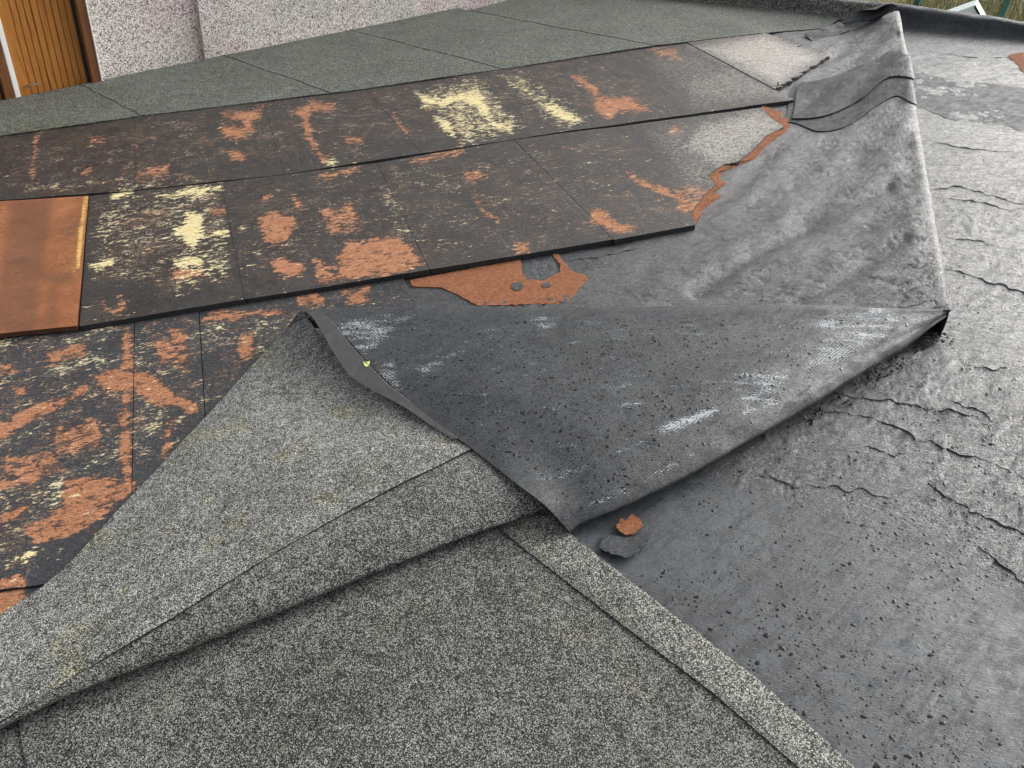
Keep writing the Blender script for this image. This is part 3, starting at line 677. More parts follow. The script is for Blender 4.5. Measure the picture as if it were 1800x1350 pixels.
def masks(G):
    px = project(G.reshape(-1, 3)); sh = G.shape[:2]
    return {'orange': paint(px, ORANGE, 12).reshape(sh), 'yellow': paint(px, YELLOW, 14).reshape(sh), 'speck': paint(px, SPECK, 26).reshape(sh), 'pale': paint(px, PALE_SHEEN, 24).reshape(sh)}

def board(name, left, right, label, z, thick=0.026, n=90, m=70, mat=None, group=None, jag=0.0, cat='insulation board', seed=0, torn_right=None, warp=0.004, extra=None, rim=None):
    """left/right: photo polylines (far to near) of the two side edges, lying on level z"""
    A = np.array([P(x, y, z) for x, y in left]); B = np.array([P(x, y, z) for x, y in right])
    G = ruled(A, B, n, m)
    nz = (fbm(G[..., 0]*2.5, G[..., 1]*2.5, 11, 3)-0.5)*warp*2
    G[..., 2] += nz
    if jag > 0:
        s = np.arange(n); off = (fbm(s*0.35, s*0+seed, 90+seed, 4)-0.5)*2*jag
        dirv = B[0]-A[0]; dirv /= np.linalg.norm(dirv)
        w = sstep(np.linspace(0, 1, m), 0.6, 1.0)[None, :, None]
        G = G + dirv[None, None, :]*off[:, None, None]*w
    # front and far edges are slightly uneven
    s = np.arange(m); fr = (fbm(s*0.2, s*0, 130+seed, 3)-0.5)*(0.008 if z < Z_ROW-0.01 or name == '' else 0.003)
    d2 = A[-1]-A[0]; d2 /= np.linalg.norm(d2); G[-1] += d2*fr[:, None]
    at = extra(G) if extra else masks(G)
    o = grid_obj(name, G, mat or MAT['board'], None, at, thick, True, None, rim or MAT['black_edge'])
    return tag(o, label, cat, group)

def line_pt(q, x):
    return (x, float(np.interp(x, [p[0] for p in q], [p[1] for p in q])))
LJ = [(-400, 404), (0, 351), (155, 343), (390, 319), (500, 306), (600, 291), (813, 257), (983, 233), (1167, 207), (1300, 190), (1395, 175)]
def ext(a, b, t):     # extend a seam beyond its far end, under the felt
    return (a[0]+(a[0]-b[0])*t, a[1]+(a[1]-b[1])*t)
r1 = [((-170, 262), (-285, 392)), ((15, 236), (-20, 353)), ((237, 205), (237.5, 334.5)), ((463, 179), (500, 306)), ((640, 154), (742, 269.5)), ((850, 127), (980, 233.5)), ((1040, 98), (1180, 205.5)), ((1213, 77), (1396, 176))]
row1_labels = ['black stained board beside the felt at the left edge, above the wet brown board', 'blackened board with faint brown streaks and straw flecks above the wet brown board', 'blackened board with a small square orange patch near its felt edge',
  'blackened board with a hooked orange scar below the green felt', 'blackened board bearing the largest straw yellow torn patch', 'blackened board with a yellow streaked strip and an orange bird shaped scar', 'grey black board with faint orange smears next to the pale speckled board']
g1 = 'insulation boards of the upper row under the felt edge'
for k in range(7):
    (a0, b0), (a1, b1) = r1[k], r1[k+1]
    gap = 0.35
    e0, e1 = ext(a0, b0, 0.12), ext(a1, b1, 0.12)
    board('insulation_board', [(e0[0]+gap, e0[1]), (b0[0]+gap, b0[1]-0.2)], [(e1[0]-gap*0.4, e1[1]), (b1[0]-gap*0.4, b1[1]-0.2)], row1_labels[k], Z_ROW+random.uniform(-0.0006, 0.001), group=g1, seed=k)
board('insulation_board', [(1202, 71), (1214.5, 77.5), (1349, 149.5), (1362, 157)], [(1345, 57), (1400, 78), (1456, 99), (1412, 126), (1388, 143), (1366, 155)], 'pale grey speckled end board with a dark broken edge beside the folded felt', Z_ROW+0.004, group=g1, seed=9, jag=0.045, n=130)
r2 = [((157, 344), (139, 573)), ((388, 320), (430, 526)), ((663, 286), (755, 474)), ((903, 245.5), (1078, 420)), ]
row2_labels = ['blackened board flecked all over with straw yellow, beside the wet brown board', 'blackened board with two large orange scars beside the yellow flecked board', 'scuffed black board with a long thin orange scratch above the exposed orange patch']
g2 = 'insulation boards of the middle row'
zz = [0.0015, 0.0, -0.001]
for k in range(3):
    (a0, b0), (a1, b1) = r2[k], r2[k+1]
    board('insulation_board', [(a0[0]+.4, a0[1]+.3), (b0[0]+.4, b0[1])], [(a1[0]-.3, a1[1]+.3), (b1[0]-.3, b1[1])], row2_labels[k], Z_ROW+zz[k], group=g2, seed=20+k)
tornpx = [(1340, 189), (1352, 205), (1378, 222), (1345, 240), (1320, 268), (1296, 285), (1270, 290), (1245, 308), (1258, 325), (1235, 345), (1215, 375), (1222, 395)]
board('insulation_board', [(904, 246), (1079, 421)], tornpx, 'scuffed grey board with a ragged broken orange edge against the wet felt', Z_ROW, group=g2, seed=31, jag=0.006, n=140)
# fibrous layers of that broken edge, stepping down from the skin to the deck
def torn_fibre(inner, outer, parent, seed):
    n, m = 190, 14
    I = linres(np.array([P(x, y, Z_ROW-0.003) for x, y in inner]), n); O = linres(np.array([P(x, y, 0.004) for x, y in outer]), n)
    i = np.arange(n); w = O-I; w[:, 2] = 0
    O = O + w*((fbm(i*0.21, i*0, seed, 4, 0.7)-0.5)*1.1)[:, None] + np.array([1.0, 0, 0])*((hash2(i, i*0, seed)-0.5)*0.012)[:, None]
    G = np.zeros((n, m, 3)); t = np.linspace(0, 1, m)
    for j in range(m):
        lay = np.floor(t[j]*3.2+(fbm(i*0.13, i*0+j*0.15, seed+9, 3)-0.5)*1.6)/3.2       # broken into layers
        z = (Z_ROW-0.003)*(1-np.clip(0.55*lay+0.45*t[j], 0, 1))
        G[:, j] = I*(1-t[j])+O*t[j]; G[:, j, 2] = np.maximum(z + (hash2(i, i*0+j, seed+3)-0.5)*0.003, 0.002)
    G[:, 0, 2] = Z_ROW-0.012; G[:, 0] -= (O-I)*0.12
    G[:, -1, 2] = -0.002
    return grid_obj('torn_fibre', G, MAT['fibre'], parent)
_torn_board = [o for o in bpy.data.objects if str(o.get('label', '')).startswith('scuffed grey board with a ragged')][0]
torn_fibre(tornpx, [(1338, 184), (1368, 190), (1392, 208), (1388, 232), (1350, 258), (1334, 276), (1312, 292), (1280, 300), (1272, 312), (1287, 322), (1262, 336), (1270, 348), (1244, 364), (1226, 388)], _torn_board, 12)
# wet brown board
def brown_attr(G):
    px = project(G.reshape(-1, 3)); sh = G.shape[:2]
    return {'band': paint(px, [(1, [(20, 355), (95, 345), (75, 480), (60, 585), (-10, 590), (0, 480)]), (0.8, [(0, 470), (130, 480), (130, 500), (0, 500)]), (0.7, [(85, 500), (105, 500), (100, 575), (80, 575)])], 10).reshape(sh),
            'yellow': paint(px, [(1, [(148, 345), (156, 343), (140, 470), (130, 480)]), (0.34, [(100, 380), (150, 385), (138, 490), (85, 470), (110, 430)]), (0.4, [(-5, 360), (15, 358), (5, 420), (-5, 420)])], 8).reshape(sh)}
board('insulation_board', [(-330, 372), (-380, 625)], [(155.5, 344), (135.5, 572)], 'bare wet brown board without black skin, lying raised at the left edge', Z_ROW+0.006, 0.020, mat=MAT['brown_board'], rim=MAT['fibre_dark'], group=g2, seed=40, extra=brown_attr)
# lower row: thinner, bonded lower down
g3 = 'insulation boards of the lower row'
def lowb(left, right, label, z, seed, n=120, m=70, thick=0.018):
    board('insulation_board', left, right, label, z, thick, n, m, MAT['board_low'], g3, seed=seed, warp=0.003)
lowb([(-330, 610), (-460, 1100)], [(236, 530), (235, 640), (231, 890), (228, 1005)], 'dented black board with a long orange scar beneath the wet brown board', Z_LOW, 50, 150, 120)
lowb([(237.5, 530), (232.5, 890), (229, 1005)], [(347, 515), (359, 720), (366, 860)], 'narrow black board strip with a wedge shaped orange scar at the felt edge', Z_LOW+0.001, 51)
lowb([(348.5, 515), (361, 720), (370, 850)], [(700, 470), (738, 550), (770, 650)], 'black board flecked with orange behind the curled felt corner', Z_LOW-0.001, 52)
lowb([(-330, 1130), (-330, 1300)], [(120, 990), (100, 1130)], 'dark brown board edge lowest at the left, half under the felt', 0.005, 53, thick=0.004)

# ------------------------------------------------------------------ felt left in place (bottom of the picture)
def flat_sheet(name, outline_l, outline_r, z, mat, label, n=120, m=60, thick=0.005, amp=0.006, seed=0, lip=0.0, stain=''):
    A = np.array([P(x, y, z) for x, y in outline_l]); B = np.array([P(x, y, z) for x, y in outline_r])
    G = ruled(A, B, n, m)
    G[..., 2] += (fbm(G[..., 0]*4, G[..., 1]*4, seed, 4)-0.5)*amp
    v = np.linspace(0, 1, m)[None, :]
    G[..., 2] += lip*np.exp(-((1-v)/0.06)**2)
    dl = np.linalg.norm(G-G[:, :1], axis=-1); dr = np.linalg.norm(G-G[:, -1:], axis=-1)
    st = {'stain': 0.95*np.exp(-((dl if stain == 'l' else dr)/0.024)**2)+0.4*np.exp(-((dl if stain == 'l' else dr)/0.07)**2)*fbm(G[..., 0]*9, G[..., 1]*9, 3, 3)} if stain else None
    o = grid_obj(name, G, mat, None, st, thick, True, None, MAT['black_edge'])
    return tag(o, label, 'roofing felt')
flat_sheet('felt_sheet', [(30, 1215), (38, 1310), (90, 1500), (140, 1700)], [(860, 885), (900, 935), (1101, 1090), (1270, 1219), (1432, 1361), (1680, 1580)], 0.0135, MAT['granule_near'], 'large dark granule felt sheet still stuck down in front of the fold', 200, 160, 0.006, 0.007, 60, 0.0, 'r')
flat_sheet('felt_sheet', [(850, 880), (884, 935), (1085, 1091), (1254, 1218), (1416, 1360), (1664, 1580)], [(960, 880), (1003, 937), (1190, 1083), (1330, 1190), (1508, 1350), (1760, 1580)], 0.0175, MAT['granule_lap'], 'narrow pale lap strip of granule felt ending on the wet black deck', 200, 50, 0.0065, 0.004, 61, -0.003, 'l')
flat_sheet('felt_sheet', [(-400, 1330), (-380, 1700)], [(34, 1215), (42, 1310), (94, 1500), (144, 1700)], 0.0095, MAT['granule_near'], 'corner of a second dark granule felt sheet at bottom left', 60, 60, 0.005, 0.006, 62)

# ------------------------------------------------------------------ peeled felt: granule side folded over the boards, black underside flipped on top
def roll(edge_px, z0, r, inner, h):
    """profile points going over and under a rolled edge; inner: direction away from the edge (unit xy)"""
    e = P(*edge_px, r*0.9)
    return [e+inner*r*2.3+np.array([0, 0, 2*r+h-r*0.9]), e+inner*r*0.8+np.array([0, 0, 2*r-r*0.9+h*0.6]), e, e+inner*r*0.7+np.array([0, 0, 0.2*r-0.9*r]), e+inner*r*3+np.array([0, 0, 0.12*r-0.9*r])]
peel_children = []
# A: granule face. rows run along the free edge from bottom left to the curl; each row: free edge -> crease
A_free = [(-260, 1255, .018), (0, 1082, .022), (112, 1000, .020), (232, 870, .020), (350, 746, .020), (440, 646, .022), (492, 590, .040), (530, 549, .105)]
A_mid = [(-200, 1325, .062), (90, 1168, .07), (230, 1072, .080), (390, 935, .086), (520, 820, .076), (590, 735, .050), (585, 665, .045), (566, 590, .075)]
A_crs = [(-160, 1362, .070), (110, 1200, .078), (300, 1088, .100), (500, 960, .115), (690, 857, .108), (850, 776, .090), (850, 740, .060), (680, 660, .055)]
rows = []
for f, md, c in zip(A_free, A_mid, A_crs):
    p0, p1, p2 = P(*f[:2], f[2]), P(*md[:2], md[2]), P(*c[:2], c[2])
    rows.append([p0, p0*0.55+p1*0.45+np.array([0, 0, .004]), p1, p1*0.5+p2*0.5+np.array([0, 0, .006]), p2])
GA = loft(rows, 220, 120)
GA[..., 2] += (fbm(GA[..., 0]*5, GA[..., 1]*5, 71, 4)-0.5)*0.012
peel_children.append(grid_obj('granule_face', GA, MAT['granule_fold'], None, None, 0.0045, True, None, MAT['black_edge']))
# A2: the lapped strip along the fold that rolls down to the deck
A2_up = [(-180, 1360), (95, 1206), (290, 1092), (490, 964), (682, 860), (840, 778), (905, 795)]
A2_lo = [(-200, 1375), (100, 1232), (330, 1140), (560, 1045), (780, 955), (950, 893), (1040, 850)]
zc = [.064, .072, .094, .109, .102, .088, .084]
rows = []
for u_, l_, z in zip(A2_up, A2_lo, zc):
    a = P(*u_, z); e = P(*l_, 0.052)
    inn = (a-e); inn[2] = 0; inn /= max(np.linalg.norm(inn), 1e-6)
    k = (z-0.03)/0.06
    rows.append([a+inn*0.03+np.array([0, 0, -0.001]), a, a*0.6+e*0.4+np.array([0, 0, .016*k]), a*0.22+e*0.78+np.array([0, 0, .018*k]), e, e+inn*0.035-np.array([0, 0, e[2]-0.026]), e+inn*0.14-np.array([0, 0, e[2]-0.020])])
GA2 = loft(rows, 200, 60)
GA2[..., 2] += (fbm(GA2[..., 0]*6, GA2[..., 1]*6, 73, 3)-0.5)*0.006
peel_children.append(grid_obj('rolled_edge', GA2, MAT['granule_near'], None, None, 0.0045))  # darker granules than the top face: shade of the downturned roll put into colour
# B: black underside
crest = [(700, 545.5, .150), (860, 545, .152), (1040, 543, .152), (1240, 541, .150), (1420, 541, .145), (1560, 543, .135), (1640, 545, .122), (1672, 545, .112)]
lower = [(1035, 915), (1100, 890), (1190, 846), (1310, 780), (1420, 716), (1530, 648), (1615, 592), (1668, 553)]
rr_ = [.030, .034, .036, .038, .038, .032, .022, .010]
zl_ = [.036, .044, .050, .053, .055, .060, .072, .096]
B0 = [(506, 574, .060), (518, 558, .100), (530, 547, .125), (562, 548, .142), (604, 588, .138), (650, 640, .122), (728, 714, .100), (830, 789, .098), (905, 848, .098), (958, 888, .086), (1000, 934, .030), (993, 934, .016), (975, 915, .012)]
rows = [[P(*q[:2], q[2]) for q in B0]]
for (cx, cy, cz), l_, r, ze in zip(crest, lower, rr_, zl_):
    c = P(cx, cy, cz); e = P(*l_, ze)
    inn = c-e; inn[2] = 0; D = np.linalg.norm(inn); inn = np.array([-0.35, 0.94, 0.0]) if D < 0.05 else inn/D
    n_ = np.array([0, 0, 1.0]); kb = min(1.0, 0.04+D/0.5)
    back = [c+inn*0.10*kb-n_*(cz-0.012)*kb, c+inn*0.075*kb-n_*cz*0.45*kb, c+inn*0.035*kb-n_*cz*0.08*kb]
    q0 = c; q9 = e+inn*min(r*2.3, D*0.3)+n_*(1.25*r)
    mid = [q0*(1-t)+q9*t+n_*kb*(0.012*math.sin(math.pi*t)-0.02*math.sin(2*math.pi*t)*0.4) for t in (0.17, 0.34, 0.51, 0.68, 0.84)]
    tail = [q9, e+inn*r*0.75+n_*(0.8*r), e, e+inn*r*2.2-n_*(r*0.85)]
    rows.append(back+[q0]+mid+tail)
nB = [len(r_) for r_ in rows]
assert len(set(nB)) == 1, nB
GB = loft(rows, 260, 220)
nb = grid_normals(GB); nb *= np.sign(nb[..., 2:3].mean())
_e1 = P(1670, 545, .12)-P(560, 548, .14); _e1[2] = 0; _e1 /= np.linalg.norm(_e1); _e2 = np.array([_e1[1], -_e1[0], -0.6])
UB, VB = (GB-P(560, 548, .14))@_e1, (GB-P(560, 548, .14))@_e2
GB += nb*((fbm(UB*3.2, VB*5, 81, 3)-0.5)*0.013)[..., None]*np.clip(np.linspace(0, 1, 260)/0.08, 0, 1)[:, None, None]
GB += nb*((fbm(UB*20, VB*20, 83, 3)-0.5)*0.0025)[..., None]
pxB = project(GB.reshape(-1, 3))
FLECK = [(0.75, q) for q in [[(580,560),(700,550),(745,548),(690,590),(640,640),(600,600)], [(650,645),(690,620),(715,690),(690,690)], [(720,650),(800,610),(840,580),(820,620),(740,670)], [(885,595),(920,570),(925,585),(895,605)], [(925,555),(985,550),(990,575),(950,590),(930,570)],
  [(905,660),(960,640),(965,655),(915,665)], [(995,600),(1035,580),(1045,590),(1010,615)], [(1050,680),(1110,670),(1110,685),(1060,692)], [(1085,705),(1140,700),(1130,720),(1090,720)],
  [(930,840),(990,825),(1080,790),(1180,745),(1185,755),(1080,805),(990,850),(940,850)], [(1020,885),(1100,850),(1220,790),(1225,800),(1110,865),(1030,905)], [(1420,545),(1540,540),(1600,548),(1560,600),(1480,640),(1400,660),(1440,600)], [(1280,650),(1400,640),(1380,720),(1300,740)]]] + \
  [(1.25, q) for q in [[(1150,750),(1200,732),(1260,712),(1270,722),(1215,748),(1160,760)], [(1520,543),(1550,538),(1565,545),(1545,556),(1530,556)]]] + [(0.35, [(600,560),(1650,550),(1300,780),(1000,920)])]
fl = paint(pxB, FLECK, 16).reshape(GB.shape[:2])
Bo = grid_obj('black_underside', GB, MAT['underside'], None, {'u': UB, 'v': VB, 'fleck': fl}, 0.0045, True, MAT['granule_near'])
peel_children.append(Bo)
# selvedge: the smooth grey margin along the flipped edge
outer = [(536, 546, .131), (560, 546, .1485), (588, 570, .149), (617, 607, .143), (652, 645, .130), (682, 676, .118), (724, 709, .107), (766, 742, .104), (803, 770, .102)]
inner = [(522, 552, .112), (541, 550, .130), (562, 577, .122), (588, 622, .108), (616, 660, .093), (655, 686, .085), (705, 712, .094), (752, 744, .095), (797, 772, .096)]
GS = loft([[P(*o_[:2], o_[2]+.001)*(1-t)+P(*i_[:2], i_[2])*t for t in (0, .35, .7, 1)] for o_, i_ in zip(outer, inner)], 120, 14)
peel_children.append(grid_obj('selvedge', GS, MAT['selvedge'], None, None, 0.003))
pr_ = rooted('peeled_felt', peel_children, tuple(P(820, 800)))
tag(pr_, 'peeled granule felt sheet folded back with its black underside flipped up', 'roofing felt')

# ------------------------------------------------------------------ C: black felt lifted into a long ridge
cf = [(1432, 62), (1405, 108), (1350, 160), (1330, 220), (1230, 300), (1140, 405), (1040, 470), (960, 535), (955, 560)]
cr = [(1577, 20), (1583, 60), (1592, 104), (1602, 180), (1617, 280), (1633, 380), (1648, 470), (1661, 530), (1667, 546)]
ch = [.15, .16, .165, .165, .165, .165, .15, .126, .117]
rows = []
for f, c, h in zip(cf, cr, ch):
    a, b = P(*f, 0.006), P(*c, h)
    w = b-a; w[2] = 0; D = np.linalg.norm(w); w /= D
    row = []
    for s, zz_ in ((0, .02), (.2, .06), (.4, .17), (.58, .33), (.74, .56), (.87, .80), (.95, .95), (1.0, 1.0)):
        q = a+w*D*s; q[2] = 0.004+h*zz_; row.append(q)
    for dx, k in ((.022, .96), (.036, .78), (.036, .5), (.022, .2), (.03, .02)):
        q = b+w*dx*min(1, h/.15)**6; q[2] = h*k; row.append(q)
    rows.append(row)
GC = loft(rows, 300, 200)
nc = grid_normals(GC); nc *= np.sign(nc[..., 2:3].mean())
uu, vv = np.meshgrid(np.linspace(0, 1, 300), np.linspace(0, 1, 200), indexing='ij')
dC = (fbm(GC[..., 0]*2.2+GC[..., 1]*1.2, GC[..., 1]*3.4-GC[..., 0]*1.5, 91, 4)-0.5)
dC2 = np.abs(fbm(GC[..., 0]*7+GC[..., 1]*4, GC[..., 1]*16-GC[..., 0]*8, 95, 4)-0.5)
w_in = sstep(vv, 0.0, 0.12)*(1-0.75*sstep(vv, 0.5, 0.6))
rip = np.sin(26*(GC[..., 0]*0.80-GC[..., 1]*0.55)+5*fbm(GC[..., 0]*2, GC[..., 1]*2, 97, 3))*sstep(fbm(GC[..., 0]*1.7, GC[..., 1]*1.7, 98, 3), 0.40, 0.62)
GC += nc*((rip*0.0055 + dC*0.026 - (1-sstep(dC2, 0, 0.05))*0.003 + (fbm(GC[..., 0]*22, GC[..., 1]*30, 99, 3)-0.5)*0.004)*w_in)[..., None]
_cp = project(GC.reshape(-1, 3))
def seg_dist(pts, line):
    d = np.full(len(pts), 1e9)
    for a, b in zip(line[:-1], line[1:]):
        a, b = np.array(a, float), np.array(b, float); e = b-a; t = np.clip(((pts-a)@e)/(e@e), 0, 1); d = np.minimum(d, np.linalg.norm(pts-a-t[:, None]*e, axis=1))
    return d
for line, wd, dep in (([(1560, 330), (1480, 368), (1440, 388), (1330, 442), (1225, 512)], 13, .016), ([(1590, 420), (1560, 440), (1480, 492), (1400, 532)], 12, .014), ([(1590, 250), (1500, 290), (1400, 330)], 14, .010), ([(1575, 60), (1500, 85), (1440, 110)], 9, .012)):
    dd_ = seg_dist(_cp, line).reshape(GC.shape[:2]); GC[..., 2] -= 1.1*dep*np.exp(-(dd_/wd)**2)*sstep(1-vv, 0.40, 0.47)
    GC[..., 2] += dep*0.12*np.exp(-((dd_-wd*2.2)/wd)**2)*sstep(1-vv, 0.40, 0.47)
smC = paint(_cp, [(0.5, [(1435, 430), (1455, 448), (1450, 482), (1420, 508), (1368, 512), (1400, 482)])], 5).reshape(GC.shape[:2])
GC[..., 2] = np.maximum(GC[..., 2], 0.004)
Co = grid_obj('ridged_felt', GC, MAT['bitumen_ridge'], None, {'smooth': smC}, 0.004)
tag(Co, 'wet black felt sheet lifted into a long ridge between broken boards and deck', 'roofing felt')

# ------------------------------------------------------------------ matt strip draped over the ridge and on across the deck
cp = project(GC.reshape(-1, 3)).reshape(300, 200, 2)
def drape(poly_top, poly_bot, v0, v1, lift):
    """sheet following the ridge surface between two edge lines given along v (ridge cross direction)"""
    js = np.arange(int(v0*199), int(v1*199)+1); out = []
    for j in js:
        col = cp[:, j]; i_ok = np.arange(300)
        def find(line):
            y = np.interp(col[:, 0], [p[0] for p in line], [p[1] for p in line])
            f = col[:, 1]-y; k = int(np.argmin(np.abs(f))); k = min(max(k, 1), 298)
            k2 = k-1 if f[k]*f[k-1] < 0 else k
            return k2 + float(np.clip(f[k2]/(f[k2]-f[k2+1]+1e-12), 0, 1))
        i0, i1 = find(poly_top), find(poly_bot)
        idx = np.linspace(i0, i1, 40)
        a = np.clip(np.floor(idx).astype(int), 0, 298); f_ = (idx-a)[:, None]; b = np.minimum(a+1, 299)
        out.append((GC[a, j]+nc[a, j]*lift)*(1-f_) + (GC[b, j]+nc[b, j]*lift)*f_)
    return np.stack(out)
ridge_v = 0.583
def smooth_line(q): return [tuple(p) for p in catmull([(a, b, 0) for a, b in q], 80)[:, :2]]
top_l = [(1330, 165), (1390, 152), (1450, 142), (1530, 112), (1565, 94), (1592, 100), (1640, 120)]
bot_l = [(1330, 222), (1390, 216), (1440, 232), (1490, 222), (1540, 188), (1575, 170), (1603, 182), (1640, 200)]
top_l, bot_l = smooth_line(top_l), smooth_line(bot_l)
GD = drape(top_l, bot_l, 0.08, 0.74, 0.006)
d1 = grid_obj('draped_length', GD, MAT['bitumen_strip'], None, None, 0.004)
top2 = [(1330, 205), (1390, 212), (1450, 207), (1510, 180), (1555, 143), (1594, 139), (1640, 160)]
top2 = smooth_line(top2)
GD2 = drape(top_l, top2, 0.10, 0.74, 0.016)
d2 = grid_obj('doubled_edge', GD2, MAT['bitumen_strip'], None, None, 0.0045)
GD3 = ruled([P(1605, 122, .0065), P(1660, 138, .0065), P(1850, 160, .0065)], [P(1607, 186, .006), P(1660, 205, .005), P(1730, 218, .0045), P(1850, 240, .0045)], 60, 30)
GD3[..., 2] += (fbm(GD3[..., 0]*8, GD3[..., 1]*8, 5, 4)-0.5)*0.006
GD3[:, -4:, 1] += ((fbm(np.linspace(0, 9, 60), np.zeros(60), 14, 4)-0.5)*0.16)[:, None]*np.array([.2, .5, .8, 1.0])
d3 = grid_obj('flat_length', GD3, MAT['bitumen_strip'], None, None, 0.0015)
fs = rooted('felt_strip', [d1, d2, d3], tuple(P(1590, 150))); tag(fs, 'matt dark felt strip draped over the black ridge and onto the far deck', 'felt strip')

# ------------------------------------------------------------------ torn corner by the kerb
def torn(name, pts, label, mat, seed):
    """curled scrap: rows of (x, y, z)"""
    G = loft([[P(*q[:2], q[2]) for q in r_] for r_ in pts], 30, 30)
    G[..., 2] += (fbm(G[..., 0]*12, G[..., 1]*12, seed, 3)-0.5)*0.02
    return tag(grid_obj(name, G, mat, None, None, 0.005), label, 'felt scrap')
torn('felt_scrap', [[(1478, 42, .05), (1510, 20, .14), (1540, 16, .20)], [(1505, 40, .06), (1535, 16, .16), (1560, 6, .24)], [(1545, 34, .09), (1560, 22, .17), (1580, 10, .24)]], 'dark torn felt corner sticking up at the kerb above the ridge', MAT['bitumen_strip'], 3)
torn('felt_scrap', [[(1414, 60, .022), (1445, 50, .04), (1476, 39, .055)], [(1420, 65, .016), (1452, 56, .03), (1484, 46, .045)], [(1428, 71, .010), (1465, 63, .016), (1494, 54, .03)]], 'grey torn tab at the far end of the green felt', MAT['bitumen_strip'], 4)

# loose bits on the deck in front
def scrap(name, poly, mat, z, label, jag, thick, seed, cat):
    o = patch(name, poly, mat, z, None, jag, thick, seed, 2.0, 0.0, False); return tag(o, label, cat)
scrap('board_chip', [(1082, 926), (1092, 911), (1100, 913), (1110, 905), (1124, 911), (1132, 924), (1122, 931), (1116, 937), (1100, 939), (1088, 933)], MAT['fibre_pale'], 0.019, 'small ragged orange board chip on the wet deck beside the flap corner', 3.2, 0.004, 31, 'board chip')
def flake():
    n, m = 40, 20
    rows = [[P(1060, 940, .012), P(1085, 942, .012), P(1110, 943, .013), P(1145, 936, .014)], [P(1055, 957, .016), P(1085, 956, .016), P(1112, 956, .016), P(1140, 948, .018)], [P(1052, 962, .016), P(1080, 974, .020), P(1108, 978, .022), P(1138, 950, .018)]]
    G = loft(rows, m, n); G[..., 2] += (fbm(G[..., 0]*30, G[..., 1]*30, 3, 3)-0.5)*0.003
    s = np.arange(n); G[-1] += np.array([0, 1.0, 0])*((fbm(s*0.5, s*0, 8, 3)-0.5)*0.012)[:, None]
    return tag(grid_obj('bitumen_flake', G, MAT['bitumen_strip'], None, None, 0.003), 'curved black bitumen flake lifting off the deck beside the orange chip', 'bitumen flake')
flake()
def crumbs():
    """black crumbs hanging and lying below the pointed end of the fold"""
    V, F_ = [], []
    def add(p, s):
        b = len(V); d = rng.normal(size=(6, 3)); d /= np.linalg.norm(d, axis=1, keepdims=True)
        base = np.array([(1, 0, 0), (-1, 0, 0), (0, 1, 0), (0, -1, 0), (0, 0, .7), (0, 0, -.5)])
        for q in base: V.append(p + q*s*rng.uniform(.5, 1.4) + rng.normal(size=3)*s*.2)
        for f in ((0, 2, 4), (2, 1, 4), (1, 3, 4), (3, 0, 4), (2, 0, 5), (1, 2, 5), (3, 1, 5), (0, 3, 5)): F_.append([b+i for i in f])
    for k in range(120):
        t = rng.random(); x = 1400+240*t+rng.normal()*14; y = 740-165*t+8+abs(rng.normal())*12
        add(P(x, y, 0.006+0.008*rng.random()), rng.uniform(.003, .008))
    for k in range(60):
        x, y = 1635+rng.normal()*16, 585+abs(rng.normal())*10; add(P(x, y, 0.008+.02*rng.random()), rng.uniform(.004, .009))
    me = mesh_obj('bitumen_crumbs', V, F_, MAT['black_edge'], None, None, False)
    return tag(me, 'black bitumen crumbs scattered under the pointed end of the fold', 'crumbs', None, 'stuff')
crumbs()
# a wisp of moss caught in the fold, and a bit of yellow on the flap
def moss():
    V, F_ = [], []
    for k in range(130):
        t = rng.random(); x, y = 195+48*t+rng.normal()*2, 1176-28*t+rng.normal()*2.5
        p = P(x, y, 0.055); d = np.array([rng.normal()*.4, rng.normal()*.4, 1.0]); d /= np.linalg.norm(d); h = rng.uniform(.004, .011)
        s = np.array([rng.normal(), rng.normal(), 0]); s = s/np.linalg.norm(s)*.0012
        b = len(V); V.extend([p-s, p+s, p+d*h]); F_.append((b, b+1, b+2))
    return tag(mesh_obj('moss_tuft', V, F_, flat('moss', (0.15, 0.125, 0.04), 0.9), None, None, False), 'thin yellow green moss caught in the crease of the granule felt', 'moss')
moss()
lf = patch('leaf_scrap', [(638, 634), (646, 636), (650, 634), (648, 642), (642, 644)], flat('yellow_leaf', (0.55, 0.58, 0.2), 0.7), 0.132, None, 0.8, 0.001, 8, 2); tag(lf, 'tiny yellow leaf scrap on the edge of the black flap', 'leaf')

